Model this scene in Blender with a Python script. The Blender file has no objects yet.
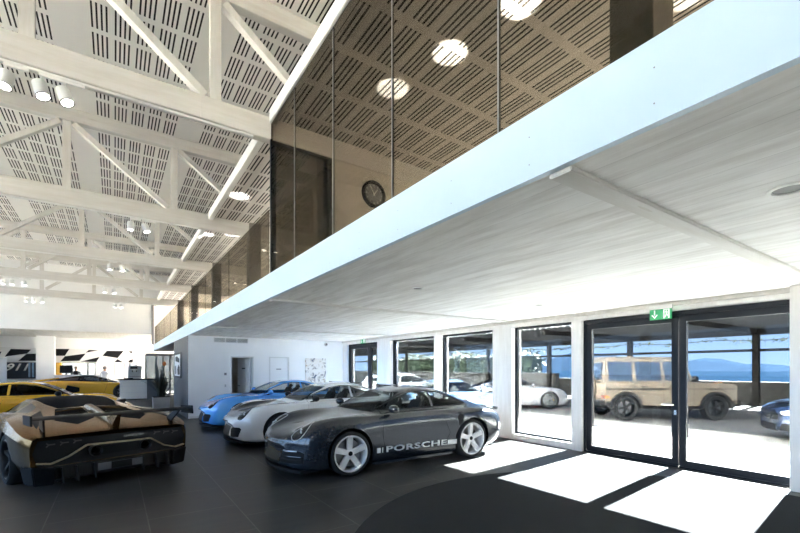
import bpy, bmesh, math, random
from mathutils import Vector, Matrix
from mathutils.bvhtree import BVHTree
random.seed(4)
PI = math.pi
sc = bpy.context.scene
COL = sc.collection
R = math.radians

# ------------------------------------------------------------------ materials
def new_mat(name):
    m = bpy.data.materials.new(name); m.use_nodes = True
    nt = m.node_tree; nt.nodes.clear()
    return m, nt, nt.nodes, nt.links

def pm(name, col, rough=.5, metal=0., coat=0., noise=.06, scale=8., emit=None, estr=0., spec=.5, coat_rough=.03, stretch=None):
    """principled surface with a faint procedural variation of its colour and roughness"""
    m, nt, N, L = new_mat(name)
    out = N.new('ShaderNodeOutputMaterial'); b = N.new('ShaderNodeBsdfPrincipled')
    tc = N.new('ShaderNodeTexCoord'); no = N.new('ShaderNodeTexNoise')
    no.inputs['Scale'].default_value = scale; no.inputs['Detail'].default_value = 4
    if stretch:
        mp = N.new('ShaderNodeMapping'); mp.inputs['Scale'].default_value = stretch
        L.new(tc.outputs['Object'], mp.inputs['Vector']); L.new(mp.outputs['Vector'], no.inputs['Vector'])
    else:
        L.new(tc.outputs['Object'], no.inputs['Vector'])
    rp = N.new('ShaderNodeValToRGB')
    c = Vector(col[:3])
    rp.color_ramp.elements[0].position = .3; rp.color_ramp.elements[1].position = .7
    rp.color_ramp.elements[0].color = (*(c*(1-noise)), 1); rp.color_ramp.elements[1].color = (*(Vector([min(1, k*(1+noise)) for k in c])), 1)
    L.new(no.outputs['Fac'], rp.inputs['Fac']); L.new(rp.outputs['Color'], b.inputs['Base Color'])
    b.inputs['Roughness'].default_value = rough; b.inputs['Metallic'].default_value = metal
    b.inputs['Coat Weight'].default_value = coat; b.inputs['Coat Roughness'].default_value = coat_rough
    b.inputs['Specular IOR Level'].default_value = spec
    if emit:
        b.inputs['Emission Color'].default_value = (*emit, 1); b.inputs['Emission Strength'].default_value = estr
    L.new(b.outputs['BSDF'], out.inputs['Surface'])
    return m

def glass(name, tint, refl=.06, fres=True, rough=0.):
    """thin pane: straight-through tint plus a mirror reflection that grows at grazing angles"""
    m, nt, N, L = new_mat(name)
    out = N.new('ShaderNodeOutputMaterial'); mix = N.new('ShaderNodeMixShader')
    t = N.new('ShaderNodeBsdfTransparent'); g = N.new('ShaderNodeBsdfGlossy')
    tc = N.new('ShaderNodeTexCoord'); no = N.new('ShaderNodeTexNoise'); no.inputs['Scale'].default_value = .8
    mx = N.new('ShaderNodeMix'); mx.data_type = 'RGBA'
    L.new(tc.outputs['Object'], no.inputs['Vector']); L.new(no.outputs['Fac'], mx.inputs[0])
    mx.inputs[6].default_value = (*[k*.985 for k in tint], 1); mx.inputs[7].default_value = (*[min(1, k*1.015) for k in tint], 1)
    L.new(mx.outputs[2], t.inputs['Color'])
    g.inputs['Roughness'].default_value = rough; g.inputs['Color'].default_value = (1, 1, 1, 1)
    lw = N.new('ShaderNodeFresnel'); lw.inputs['IOR'].default_value = 1.45
    mul = N.new('ShaderNodeMath'); mul.operation = 'MULTIPLY_ADD'; mul.inputs[1].default_value = refl*12; mul.inputs[2].default_value = 0
    mul.use_clamp = True
    L.new(lw.outputs['Fac'], mul.inputs[0]); L.new(mul.outputs[0], mix.inputs['Fac'])
    L.new(t.outputs['BSDF'], mix.inputs[1]); L.new(g.outputs['BSDF'], mix.inputs[2])
    L.new(mix.outputs['Shader'], out.inputs['Surface'])
    return m

def math_node(N, L, op, a, b=None, clamp=False):
    n = N.new('ShaderNodeMath'); n.operation = op; n.use_clamp = clamp
    for i, v in enumerate((a, b)):
        if v is None: continue
        if isinstance(v, (int, float)): n.inputs[i].default_value = v
        else: L.new(v, n.inputs[i])
    return n.outputs[0]

def slotted_panel(name, col, x0, period, groups, gpitch, nslot, spitch, swidth, rowpitch, slotlen, seams=True):
    """white acoustic board with groups of milled slots running along Y"""
    m, nt, N, L = new_mat(name)
    out = N.new('ShaderNodeOutputMaterial'); b = N.new('ShaderNodeBsdfPrincipled')
    tc = N.new('ShaderNodeTexCoord'); sp = N.new('ShaderNodeSeparateXYZ'); L.new(tc.outputs['Object'], sp.inputs[0])
    X, Y = sp.outputs[0], sp.outputs[1]
    M = lambda op, a, b_=None, c=False: math_node(N, L, op, a, b_, c)
    px = M('FLOORED_MODULO', M('SUBTRACT', X, x0), period)
    inpanel = M('LESS_THAN', px, groups*gpitch-.02)
    gx = M('FLOORED_MODULO', px, gpitch)
    ingroup = M('LESS_THAN', gx, nslot*spitch)
    sx = M('FLOORED_MODULO', gx, spitch)
    inslot = M('LESS_THAN', sx, swidth)
    ry = M('FLOORED_MODULO', Y, rowpitch)
    inrow = M('LESS_THAN', ry, slotlen)
    f = M('MULTIPLY', M('MULTIPLY', inpanel, ingroup), M('MULTIPLY', inslot, inrow))
    no = N.new('ShaderNodeTexNoise'); no.inputs['Scale'].default_value = 3; L.new(tc.outputs['Object'], no.inputs['Vector'])
    rp = N.new('ShaderNodeValToRGB'); c = Vector(col)
    rp.color_ramp.elements[0].color = (*(c*.96), 1); rp.color_ramp.elements[1].color = (*c, 1)
    L.new(no.outputs['Fac'], rp.inputs['Fac'])
    mx = N.new('ShaderNodeMix'); mx.data_type = 'RGBA'
    L.new(f, mx.inputs[0]); L.new(rp.outputs['Color'], mx.inputs[6]); mx.inputs[7].default_value = (.012, .011, .010, 1)
    L.new(mx.outputs[2], b.inputs['Base Color']); b.inputs['Roughness'].default_value = .7
    b.inputs['Specular IOR Level'].default_value = .2
    L.new(b.outputs['BSDF'], out.inputs['Surface'])
    return m

def tile_floor(name):
    m, nt, N, L = new_mat(name)
    out = N.new('ShaderNodeOutputMaterial'); b = N.new('ShaderNodeBsdfPrincipled')
    tc = N.new('ShaderNodeTexCoord'); br = N.new('ShaderNodeTexBrick')
    mp = N.new('ShaderNodeMapping'); mp.inputs['Rotation'].default_value = (0, 0, PI/2); mp.inputs['Location'].default_value = (.3, -.3, 0)
    L.new(tc.outputs['Object'], mp.inputs['Vector']); L.new(mp.outputs['Vector'], br.inputs['Vector'])
    br.offset = .5; br.inputs['Scale'].default_value = 1
    br.inputs['Brick Width'].default_value = .9; br.inputs['Row Height'].default_value = .9
    br.inputs['Mortar Size'].default_value = .006; br.inputs['Mortar Smooth'].default_value = .1
    br.inputs['Color1'].default_value = (.038, .036, .034, 1); br.inputs['Color2'].default_value = (.047, .0445, .042, 1)
    br.inputs['Mortar'].default_value = (.11, .105, .10, 1)
    no = N.new('ShaderNodeTexNoise'); no.inputs['Scale'].default_value = 2.2; no.inputs['Detail'].default_value = 8
    mp2 = N.new('ShaderNodeMapping'); mp2.inputs['Scale'].default_value = (.6, 2.2, 1)
    L.new(tc.outputs['Object'], mp2.inputs['Vector']); L.new(mp2.outputs['Vector'], no.inputs['Vector'])
    mx = N.new('ShaderNodeMix'); mx.data_type = 'RGBA'; mx.blend_type = 'MULTIPLY'; mx.inputs[0].default_value = 1
    rp = N.new('ShaderNodeValToRGB'); rp.color_ramp.elements[0].position = .3; rp.color_ramp.elements[1].position = .72
    rp.color_ramp.elements[0].color = (.55, .54, .53, 1); rp.color_ramp.elements[1].color = (1.45, 1.42, 1.38, 1)
    L.new(no.outputs['Fac'], rp.inputs['Fac']); L.new(br.outputs['Color'], mx.inputs[6]); L.new(rp.outputs['Color'], mx.inputs[7])
    L.new(mx.outputs[2], b.inputs['Base Color'])
    r2 = N.new('ShaderNodeMapRange'); r2.inputs[3].default_value = .34; r2.inputs[4].default_value = .5
    L.new(no.outputs['Fac'], r2.inputs[0]); L.new(r2.outputs[0], b.inputs['Roughness'])
    b.inputs['Specular IOR Level'].default_value = .35
    L.new(b.outputs['BSDF'], out.inputs['Surface'])
    return m

def wood(name, col, dark, scale=(1.2, 14, 14), rough=.6, fac=.5, knots=True, planks=None):
    """whitewashed timber: long grain streaks and a few knots; planks = (along axis index, width)"""
    m, nt, N, L = new_mat(name)
    out = N.new('ShaderNodeOutputMaterial'); b = N.new('ShaderNodeBsdfPrincipled')
    tc = N.new('ShaderNodeTexCoord'); mp = N.new('ShaderNodeMapping'); mp.inputs['Scale'].default_value = scale
    no = N.new('ShaderNodeTexNoise'); no.inputs['Scale'].default_value = 1.; no.inputs['Detail'].default_value = 7; no.inputs['Roughness'].default_value = .65
    L.new(tc.outputs['Object'], mp.inputs['Vector']); L.new(mp.outputs['Vector'], no.inputs['Vector'])
    rp = N.new('ShaderNodeValToRGB'); rp.color_ramp.elements[0].position = .35; rp.color_ramp.elements[1].position = .6
    c, d = Vector(col), Vector(dark)
    rp.color_ramp.elements[0].color = (*(c*(1-fac)+d*fac), 1); rp.color_ramp.elements[1].color = (*c, 1)
    L.new(no.outputs['Fac'], rp.inputs['Fac']); src = rp.outputs['Color']
    if knots:
        vo = N.new('ShaderNodeTexVoronoi'); vo.inputs['Scale'].default_value = .55
        L.new(mp.outputs['Vector'], vo.inputs['Vector'])
        kn = math_node(N, L, 'LESS_THAN', vo.outputs['Distance'], .06)
        mx = N.new('ShaderNodeMix'); mx.data_type = 'RGBA'; L.new(math_node(N, L, 'MULTIPLY', kn, .45), mx.inputs[0])
        L.new(src, mx.inputs[6]); mx.inputs[7].default_value = (*d, 1); src = mx.outputs[2]
    if planks:
        ax, w = planks
        sp = N.new('ShaderNodeSeparateXYZ'); L.new(tc.outputs['Object'], sp.inputs[0])
        u = math_node(N, L, 'DIVIDE', sp.outputs[ax], w)
        fl = math_node(N, L, 'FLOOR', u); wn = N.new('ShaderNodeTexWhiteNoise'); wn.noise_dimensions = '1D'; L.new(fl, wn.inputs['W'])
        val = N.new('ShaderNodeMapRange'); val.inputs[3].default_value = .93; val.inputs[4].default_value = 1.0; L.new(wn.outputs['Value'], val.inputs[0])
        gap = math_node(N, L, 'LESS_THAN', math_node(N, L, 'FLOORED_MODULO', sp.outputs[ax], w), .004)
        vv = math_node(N, L, 'MULTIPLY', val.outputs[0], math_node(N, L, 'SUBTRACT', 1., math_node(N, L, 'MULTIPLY', gap, .25)))
        mx = N.new('ShaderNodeVectorMath'); mx.operation = 'SCALE'; L.new(src, mx.inputs[0]); L.new(vv, mx.inputs['Scale']); src = mx.outputs[0]
    L.new(src, b.inputs['Base Color']); b.inputs['Roughness'].default_value = rough
    b.inputs['Specular IOR Level'].default_value = .25
    L.new(b.outputs['BSDF'], out.inputs['Surface'])
    return m

def lamp_mat(name, col, s):
    m, nt, N, L = new_mat(name)
    out = N.new('ShaderNodeOutputMaterial'); e = N.new('ShaderNodeEmission')
    e.inputs['Color'].default_value = (*col, 1); e.inputs['Strength'].default_value = s
    L.new(e.outputs[0], out.inputs['Surface'])
    return m

# ------------------------------------------------------------------ mesh helpers
class MB:
    def __init__(s): s.v = []; s.f = []
    def add(s, vs, fs):
        o = len(s.v); s.v += [tuple(p) for p in vs]; s.f += [tuple(i+o for i in f) for f in fs]; return s
    def box(s, a, b):
        x0, y0, z0 = [min(p, q) for p, q in zip(a, b)]; x1, y1, z1 = [max(p, q) for p, q in zip(a, b)]
        return s.add([(x0,y0,z0),(x1,y0,z0),(x1,y1,z0),(x0,y1,z0),(x0,y0,z1),(x1,y0,z1),(x1,y1,z1),(x0,y1,z1)],
                     [(0,3,2,1),(4,5,6,7),(0,1,5,4),(1,2,6,5),(2,3,7,6),(3,0,4,7)])
    def hexa(s, b4, t4):
        return s.add(list(b4)+list(t4), [(0,3,2,1),(4,5,6,7),(0,1,5,4),(1,2,6,5),(2,3,7,6),(3,0,4,7)])
    def prism(s, poly, axis, a0, a1):
        """poly: 2-D points in the plane of the two other axes; extruded along axis"""
        n = len(poly)
        def P(p, a):
            q = list(p); q.insert(axis, a); return tuple(q)
        vs = [P(p, a0) for p in poly]+[P(p, a1) for p in poly]
        fs = [tuple(range(n))[::-1], tuple(range(n, 2*n))]+[(i, (i+1) % n, n+(i+1) % n, n+i) for i in range(n)]
        return s.add(vs, fs)
    def beam(s, p0, p1, w, h, up=(0, 0, 1)):
        """rectangular bar from p0 to p1"""
        p0, p1 = Vector(p0), Vector(p1); d = (p1-p0).normalized(); u = Vector(up)
        side = d.cross(u).normalized(); u = side.cross(d).normalized()
        q = [side*a*w/2+u*b*h/2 for a, b in ((-1,-1),(1,-1),(1,1),(-1,1))]
        return s.hexa([p0+k for k in q], [p1+k for k in q])
    def cyl(s, p0, p1, r0, r1=None, n=16, caps=True):
        r1 = r0 if r1 is None else r1
        p0, p1 = Vector(p0), Vector(p1); d = (p1-p0).normalized()
        a = d.orthogonal().normalized(); b = d.cross(a)
        vs = [p0+(a*math.cos(2*PI*i/n)+b*math.sin(2*PI*i/n))*r0 for i in range(n)]+[p1+(a*math.cos(2*PI*i/n)+b*math.sin(2*PI*i/n))*r1 for i in range(n)]
        fs = [(i, (i+1) % n, n+(i+1) % n, n+i) for i in range(n)]
        if caps: fs += [tuple(range(n))[::-1], tuple(range(n, 2*n))]
        return s.add(vs, fs)
    def tube(s, pts, r, n=8):
        pts = [Vector(p) for p in pts]; rs = r if isinstance(r, (list, tuple)) else [r]*len(pts)
        vs = []; fs = []; a = None
        for i, p in enumerate(pts):
            d = (pts[min(i+1, len(pts)-1)]-pts[max(i-1, 0)]).normalized()
            a = d.orthogonal().normalized() if a is None else (a-d*a.dot(d)).normalized()
            b = d.cross(a)
            vs += [p+(a*math.cos(2*PI*k/n)+b*math.sin(2*PI*k/n))*rs[i] for k in range(n)]
        for i in range(len(pts)-1):
            fs += [(i*n+k, i*n+(k+1) % n, (i+1)*n+(k+1) % n, (i+1)*n+k) for k in range(n)]
        fs += [tuple(range(n))[::-1], tuple(range((len(pts)-1)*n, len(pts)*n))]
        return s.add(vs, fs)
    def lathe(s, prof, axis='z', n=24, c=(0, 0, 0)):
        """prof: (radius, height along axis)"""
        vs = []; fs = []; m = len(prof)
        for i in range(n):
            a = 2*PI*i/n
            for r, h in prof:
                u, w = r*math.cos(a), r*math.sin(a)
                p = {'z': (u, w, h), 'y': (u, h, -w), 'x': (h, u, w)}[axis]
                vs.append((p[0]+c[0], p[1]+c[1], p[2]+c[2]))
        for i in range(n):
            j = (i+1) % n
            fs += [(i*m+k, j*m+k, j*m+k+1, i*m+k+1) for k in range(m-1)]
        return s.add(vs, fs)
    def sphere(s, c, r, n=12, sq=(1, 1, 1)):
        return s.lathe_sq(c, r, n, sq)
    def lathe_sq(s, c, r, n, sq):
        m = n//2+1; vs = []; fs = []
        for i in range(n):
            a = 2*PI*i/n
            for k in range(m):
                t = -PI/2+PI*k/(m-1); vs.append((c[0]+r*sq[0]*math.cos(t)*math.cos(a), c[1]+r*sq[1]*math.cos(t)*math.sin(a), c[2]+r*sq[2]*math.sin(t)))
        for i in range(n):
            j = (i+1) % n
            fs += [(i*m+k, j*m+k, j*m+k+1, i*m+k+1) for k in range(m-1)]
        return s.add(vs, fs)
    def mesh(s, name, mat, bevel=0, smooth=40, seg=2, fix=True):
        bm = bmesh.new()
        vv = [bm.verts.new(p) for p in s.v]
        for f in s.f:
            try: bm.faces.new([vv[i] for i in f])
            except ValueError: pass
        bmesh.ops.remove_doubles(bm, verts=bm.verts, dist=1e-5)
        if bevel:
            es = [e for e in bm.edges if len(e.link_faces) == 2 and e.calc_face_angle(0) > .5]
            bmesh.ops.bevel(bm, geom=es, offset=bevel, segments=seg, affect='EDGES', clamp_overlap=True)
        if fix: bmesh.ops.recalc_face_normals(bm, faces=bm.faces)
        return finish(bm, name, mat, smooth)
    def build(s, name, mat, parent=None, bevel=0, smooth=40, loc=None, seg=2, fix=True):
        o = bpy.data.objects.new(name, s.mesh(name, mat, bevel, smooth, seg, fix)); COL.objects.link(o)
        if parent: o.parent = parent
        if loc: o.location = loc
        return o

def finish(bm, name, mat, smooth=40):
    me = bpy.data.meshes.new(name); bm.to_mesh(me); bm.free()
    me.materials.append(mat)
    if smooth:
        me.polygons.foreach_set('use_smooth', [True]*len(me.polygons))
        me.set_sharp_from_angle(angle=R(smooth))
    return me

def link(name, me, parent=None, loc=None, rotz=None):
    o = bpy.data.objects.new(name, me); COL.objects.link(o)
    if parent: o.parent = parent
    if loc: o.location = loc
    if rotz is not None: o.rotation_euler = (0, 0, rotz)
    return o

def tag(o, label=None, cat=None, group=None, kind=None):
    if label: o['label'] = label
    if cat: o['category'] = cat
    if group: o['group'] = group
    if kind: o['kind'] = kind
    return o

def thing(name, label, cat, loc=(0, 0, 0), rotz=0, group=None):
    o = bpy.data.objects.new(name, None); COL.objects.link(o)
    o.location = loc; o.rotation_euler = (0, 0, rotz); o.empty_display_size = .1
    return tag(o, label, cat, group)

def struct(name, mb, mat, bevel=0, parent=None, label=None):
    o = mb.build(name, mat, parent, bevel)
    if not parent: o['kind'] = 'structure'
    if label: o['label'] = label
    return o

def dup(root, loc, rotz, label=None, group=None):
    r = root.copy(); COL.objects.link(r); r.location = loc; r.rotation_euler = (0, 0, rotz)
    if label: r['label'] = label
    if group: r['group'] = group
    for ch in list(root.children):
        c = ch.copy(); COL.objects.link(c); c.parent = r
        for g in ch.children:
            d = g.copy(); COL.objects.link(d); d.parent = c
    return r

def text_mesh(name, s, size, mat, extrude=.002, sx=1., shear=0., spacing=1., offset=0.):
    cu = bpy.data.curves.new(name, 'FONT'); cu.body = s; cu.size = size; cu.extrude = extrude; cu.shear = shear
    cu.space_character = spacing; cu.offset = offset; cu.align_x = 'CENTER'; cu.align_y = 'CENTER'; cu.resolution_u = 3
    ob = bpy.data.objects.new(name, cu); COL.objects.link(ob)
    dg = bpy.context.evaluated_depsgraph_get(); dg.update()
    me = bpy.data.meshes.new_from_object(ob.evaluated_get(dg))
    bpy.data.objects.remove(ob); bpy.data.curves.remove(cu)
    me.materials.clear(); me.materials.append(mat); me.name = name
    for v in me.vertices: v.co.x *= sx
    return me
# ------------------------------------------------------------------ palette
M = {}
M['wall'] = pm('white_paint', (.91, .91, .90), .8, noise=.015, scale=2, spec=.2)
M['floor'] = tile_floor('slate_tile')
M['carpet'] = pm('charcoal_carpet', (.027, .027, .028), .95, noise=.35, scale=160, spec=.1)
M['timber'] = wood('whitewashed_beam', (.66, .645, .615), (.50, .46, .40), (1.0, 9, 9), .65, .45)
M['timber_white'] = wood('white_stained_post', (.84, .83, .81), (.60, .57, .53), (9, 9, 1.0), .65, .35)
M['upper_floor'] = pm('grey_carpet_tile', (.30, .29, .275), .9, noise=.1)
M['timber_post'] = wood('whitewashed_post', (.66, .645, .615), (.50, .46, .40), (9, 9, 1.0), .65, .45)
M['soffit'] = wood('whitewashed_board', (.80, .79, .765), (.50, .47, .43), (7, .9, 7), .6, .62, planks=(0, .20))
M['fascia'] = pm('fascia_sky_tint', (.57, .69, .78), .5, noise=.015, scale=3)  # blue cast of the skylight is put into this base colour
M['slots'] = slotted_panel('slotted_board', (.84, .815, .77), -.31, 2.07, 5, .32, 4, .066, .026, .73, .61)
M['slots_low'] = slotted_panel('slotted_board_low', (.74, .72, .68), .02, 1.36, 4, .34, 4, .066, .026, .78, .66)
M['planks'] = wood('pale_planks', (.80, .78, .74), (.55, .5, .44), (9, .8, 9), .5, .3, planks=(0, .25))
M['steel'] = pm('anthracite_metal', (.010, .013, .018), .5, spec=.25, noise=.05)
M['tinted'] = glass('solar_glass', (.31, .335, .355), .02)
M['clear'] = glass('clear_glass', (.93, .95, .95), .06)
M['bronze_glass'] = glass('bronze_glass', (.54, .515, .47), .012)
M['upper_glass'] = glass('upper_window_glass', (.25, .25, .25), .02)
M['black'] = pm('black_plastic', (.010, .010, .011), .5, noise=.1, spec=.18)
M['gloss_black'] = pm('gloss_black', (.008, .008, .009), .3, coat=.12, spec=.3, noise=.05)
M['white_metal'] = pm('white_powder_coat', (.75, .75, .73), .4, noise=.02)
M['grey_wall'] = wood('grey_veneer', (.10, .105, .11), (.07, .07, .075), (9, 9, 1), .55, .5, knots=False)
M['dark_wood'] = wood('dark_post', (.20, .185, .165), (.12, .11, .1), (9, 9, 1), .6, .5, knots=False)
M['paving'] = pm('pale_paving', (.44, .42, .39), .9, noise=.12, scale=2)
M['bounce_pale'] = pm('bounce_white', (.84, .79, .71), .9, noise=.05, scale=2)
M['bounce_warm'] = pm('bounce_brown', (.09, .084, .074), .95, noise=.2, scale=.3)
M['asphalt'] = pm('asphalt', (.12, .115, .11), .9, noise=.15, scale=5)
M['lamp'] = lamp_mat('lamp_glow', (1, .97, .92), 14)
M['grey'] = pm('mid_grey', (.22, .22, .22), .6)
M['brown_wall'] = pm('pale_plaster', (.62, .58, .51), .8, noise=.03, scale=3)
M['green'] = pm('sign_green', (.02, .30, .10), .4, noise=.02, emit=(.02, .30, .10), estr=.35)
M['sign_white'] = pm('sign_white', (.85, .85, .85), .4, noise=.01, emit=(.9, .9, .9), estr=.35)
M['chrome'] = pm('polished_metal', (.75, .76, .78), .18, metal=1., noise=.02)
M['silver'] = pm('brushed_silver', (.55, .56, .58), .35, metal=.4, noise=.04)
M['stone'] = pm('rough_stone', (.05, .048, .045), .95, noise=.55, scale=3.5)

M['sign_plain'] = pm('white_print', (.80, .80, .78), .6, noise=.01)
M['navy'] = pm('navy_print', (.012, .02, .04), .4, noise=.1)
M['pale_blue'] = pm('pale_blue_print', (.25, .40, .60), .5, noise=.2)
M['pale_grey'] = pm('pale_grey_laminate', (.62, .65, .68), .5, noise=.02)
M['mid_panel'] = pm('mid_grey_laminate', (.13, .135, .14), .5, noise=.03)
M['amber_panel'] = pm('amber_laminate', (.60, .36, .05), .5, noise=.05)
M['skin'] = pm('skin', (.45, .28, .20), .6, noise=.05)
M['lips'] = pm('lips', (.35, .12, .10), .5)
M['shirt_white'] = pm('white_cotton', (.75, .76, .78), .8, noise=.05)
M['hair_grey'] = pm('grey_hair', (.18, .17, .16), .7, noise=.2, scale=60)
M['hair_brown'] = pm('brown_hair', (.10, .06, .04), .7, noise=.2, scale=60)
M['soil'] = pm('soil', (.03, .02, .015), .95, noise=.4, scale=40)
M['leaf_dark'] = pm('dark_leaf', (.030, .033, .022), .5, noise=.4, scale=6)
M['orange'] = pm('orange_flower', (.70, .22, .04), .6)
M['zinc'] = pm('zinc_sheet', (.035, .036, .038), .7, noise=.1)
M['dark_steel'] = pm('dark_steel', (.014, .013, .012), .8, spec=.1)
M['concrete'] = pm('pale_concrete', (.11, .11, .11), .9, noise=.12, scale=3)
M['leaf_yellow'] = pm('yellow_green_leaf', (.34, .37, .04), .6, noise=.3, scale=12)
M['bark'] = pm('bark', (.10, .08, .05), .9)
M['hedge'] = pm('hedge_leaf', (.055, .085, .045), .7, noise=.5, scale=2)
M['water'] = pm('lake_water', (.005, .012, .023), .9, noise=.05, scale=.02, spec=0)
M['hills'] = pm('hill_haze', (.010, .019, .034), .9, noise=.12, scale=.01, spec=0)  # aerial haze is mixed into this blue base colour
M['matte_black'] = pm('matte_black', (.008, .008, .009), .6, noise=.1, spec=.05)
M['pale_bronze'] = pm('pale_bronze', (.55, .43, .27), .35, .6, noise=.03)
XW = 7.7           # inner face of the glazed right wall
XL = -9.4          # inner face of the left wall
TY = [6.58+5.06*k for k in range(5)]
def CH(k): return TY[k]

# ------------------------------------------------------------------ shell of the hall
struct('floor', MB().box((XL-.3, -5.3, -.2), (XW+.02, 36.4, 0)), M['floor'])
struct('ground_outside', MB().box((13.2, -70, -.3), (25.2, 110, -.03)), M['asphalt'])
struct('ground_forecourt', MB().box((XL-.3, -70, -.3), (13.2, 110, -.03)), M['paving'])
struct('ground_bounce', MB().box((-19.5, -70, -.3), (XL-.3, 110, -.03)), M['bounce_pale'])  # unseen pale ground added to bounce daylight up to the ceiling
struct('ground_bounce_far', MB().box((-90, -70, -.3), (-19.5, 110, -.03)), M['bounce_warm'])  # unseen sunlit ground added beyond, toned for warm bounce light
struct('ceiling', MB().box((XL-.3, -5.3, 7.3), (XW+.4, 36.4, 7.5)), M['slots'])
struct('ceiling_mezzanine', MB().box((2.09, -5.3, 5.52), (XW+.3, 29.3, 5.6)), M['slots_low'])
struct('slab_mezzanine', MB().box((2.03, -5.3, 2.72), (XW+.3, 30, 3.06)), M['soffit'])
fa = struct('fascia_mezzanine', MB().box((1.985, -5.3, 2.715), (2.03, 29.9, 3.095)), M['fascia'])
mb = MB()
for k in range(-3, 40):
    for z in (2.80, 2.96): mb.cyl((1.9855, .907+.68*k, z), (1.983, .907+.68*k, z), .0035, n=8)
mb.build('screw_heads', M['grey'], fa)
for y in (1.42, 6.60, 11.66):
    struct('trim_soffit', MB().box((2.035, y-.07, 2.692), (XW, y+.07, 2.722)), M['timber'], .006)
# white edging board where the lower ceiling meets the hall, one length per bay
ys = [-5.2]+TY+[29.3]
for a, b in zip(ys[:-1], ys[1:]):
    struct('trim_ceiling', MB().box((1.98, a+.085, 5.42), (2.09, b-.085, 5.62)), M['white_metal'], .008)

# left wall: five tall clear windows between piers (the daylight of the hall)
wl = MB().box((XL-.3, -5.3, 1.25), (XL, 36.4, 1.3)).box((XL-.3, -5.3, 6.2), (XL, 36.4, 7.3))
px = [-5.3]+[1.52+5.06*k for k in range(6)]+[36.4]
for a in px[:-1]: wl.box((XL-.3, a, 1.25), (XL, a+.5, 6.2))
wl.box((XL-.3, 32.5, 1.25), (XL, 36.4, 6.2))
struct('wall_left', wl, M['wall'])
struct('wall_left_dark', MB().box((XL-.3, -5.3, 0), (XL, 36.4, 1.25)), M['grey_wall'])  # unseen lower wall darkened so the car noses reflect less light
for i, a in enumerate(px[:-1]):
    b = min(px[i+1], 32.5)
    if b-a < 1.5: continue
    w = thing('window_%d' % (i+7), None, None, (XL-.15, (a+.5+b)/2, 1.3)); w['kind'] = 'structure'
    hw = (b-a-.5)/2
    MB().box((-.01, -hw, 0), (.01, hw, 4.9)).build('window_pane', M['clear'], w, smooth=0)
# wall behind the camera: made dark below to keep light off cars, white above
struct('wall_behind', MB().box((XL-.3, -5.3, 3.2), (XW+.3, -5, 7.3)), M['wall'])
struct('wall_behind_dark', MB().box((XL-.3, -5.3, 0), (XW+.3, -5, 3.2)), M['grey_wall'])

# right wall, ground floor: white timber posts, sills and a lintel around the glass
wr = MB()
for a, b in ((-5.3, -3.2), (1.1, 1.46), (4.81, 5.03), (6.56, 7.15), (9.15, 9.41), (11.72, 12.55), (14.82, 15.4)):
    wr.box((XW-.12, a, 0), (XW+.22, b, 2.575))
wr.box((XW-.12, -5.3, 2.575), (XW+.22, 15.4, 2.725))
for a, b in ((-3.2, 1.1), (5.03, 6.56), (7.15, 9.15), (9.41, 11.72)):
    wr.box((XW-.10, a, 0), (XW+.20, b, .13))
struct('wall_right', wr, M['timber_white'], .006)
struct('column_entrance', MB().box((7.42, 1.28, 0), (7.575, 1.70, 2.72)), M['timber_white'], .006)
struct('trim_lintel', MB().box((XW-.17, -5, 2.655), (XW-.121, 15.2, 2.722)), M['timber'], .005)
# right wall of the upper floor with its band of windows
wu = MB().box((XW, -5.3, 3.05), (XW+.25, 29.5, 3.75)).box((XW, -5.3, 5.25), (XW+.25, 29.5, 7.3))
for k in range(-1, 6): wu.box((XW, 1.25+5.06*k, 3.75), (XW+.25, 1.85+5.06*k, 5.25))
struct('wall_right_upper', wu, M['brown_wall'])
for k in range(-1, 5):
    w = thing('window_%d' % (15+k), None, None, (XW+.12, 4.08+5.06*k, 3.75)); w['kind'] = 'structure'
    MB().box((-.01, -2.23, 0), (.01, 2.23, 1.5)).build('window_pane', M['upper_glass'], w, smooth=0)
struct('wall_right_far', MB().box((XW, 15.4, 0), (XW+.25, 36.4, 2.72)), M['wall'])

def window(n, y0, y1, z0, z1, fr=.05, label=None):
    w = thing('window_%d' % n, label, None, (XW+.05, (y0+y1)/2, z0)); w['kind'] = 'structure'
    h = (y1-y0)/2; H = z1-z0
    f = MB().box((-.05, -h, 0), (.05, -h+fr, H)).box((-.05, h-fr, 0), (.05, h, H)).box((-.05, -h+fr, 0), (.05, h-fr, fr*.8)).box((-.05, -h+fr, H-fr), (.05, h-fr, H))
    f.build('window_frame', M['steel'], w, .004)
    MB().box((-.008, -h+fr, fr*.8), (.008, h-fr, H-fr)).build('window_pane', M['tinted'], w, smooth=0)
window(1, 5.03, 6.56, .13, 2.575, label='tall window showing the front half of a white coupe outside')
window(2, 7.15, 9.15, .13, 2.575)
window(3, 9.41, 11.72, .13, 2.575)
window(4, -3.2, 1.1, .13, 2.575)

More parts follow.
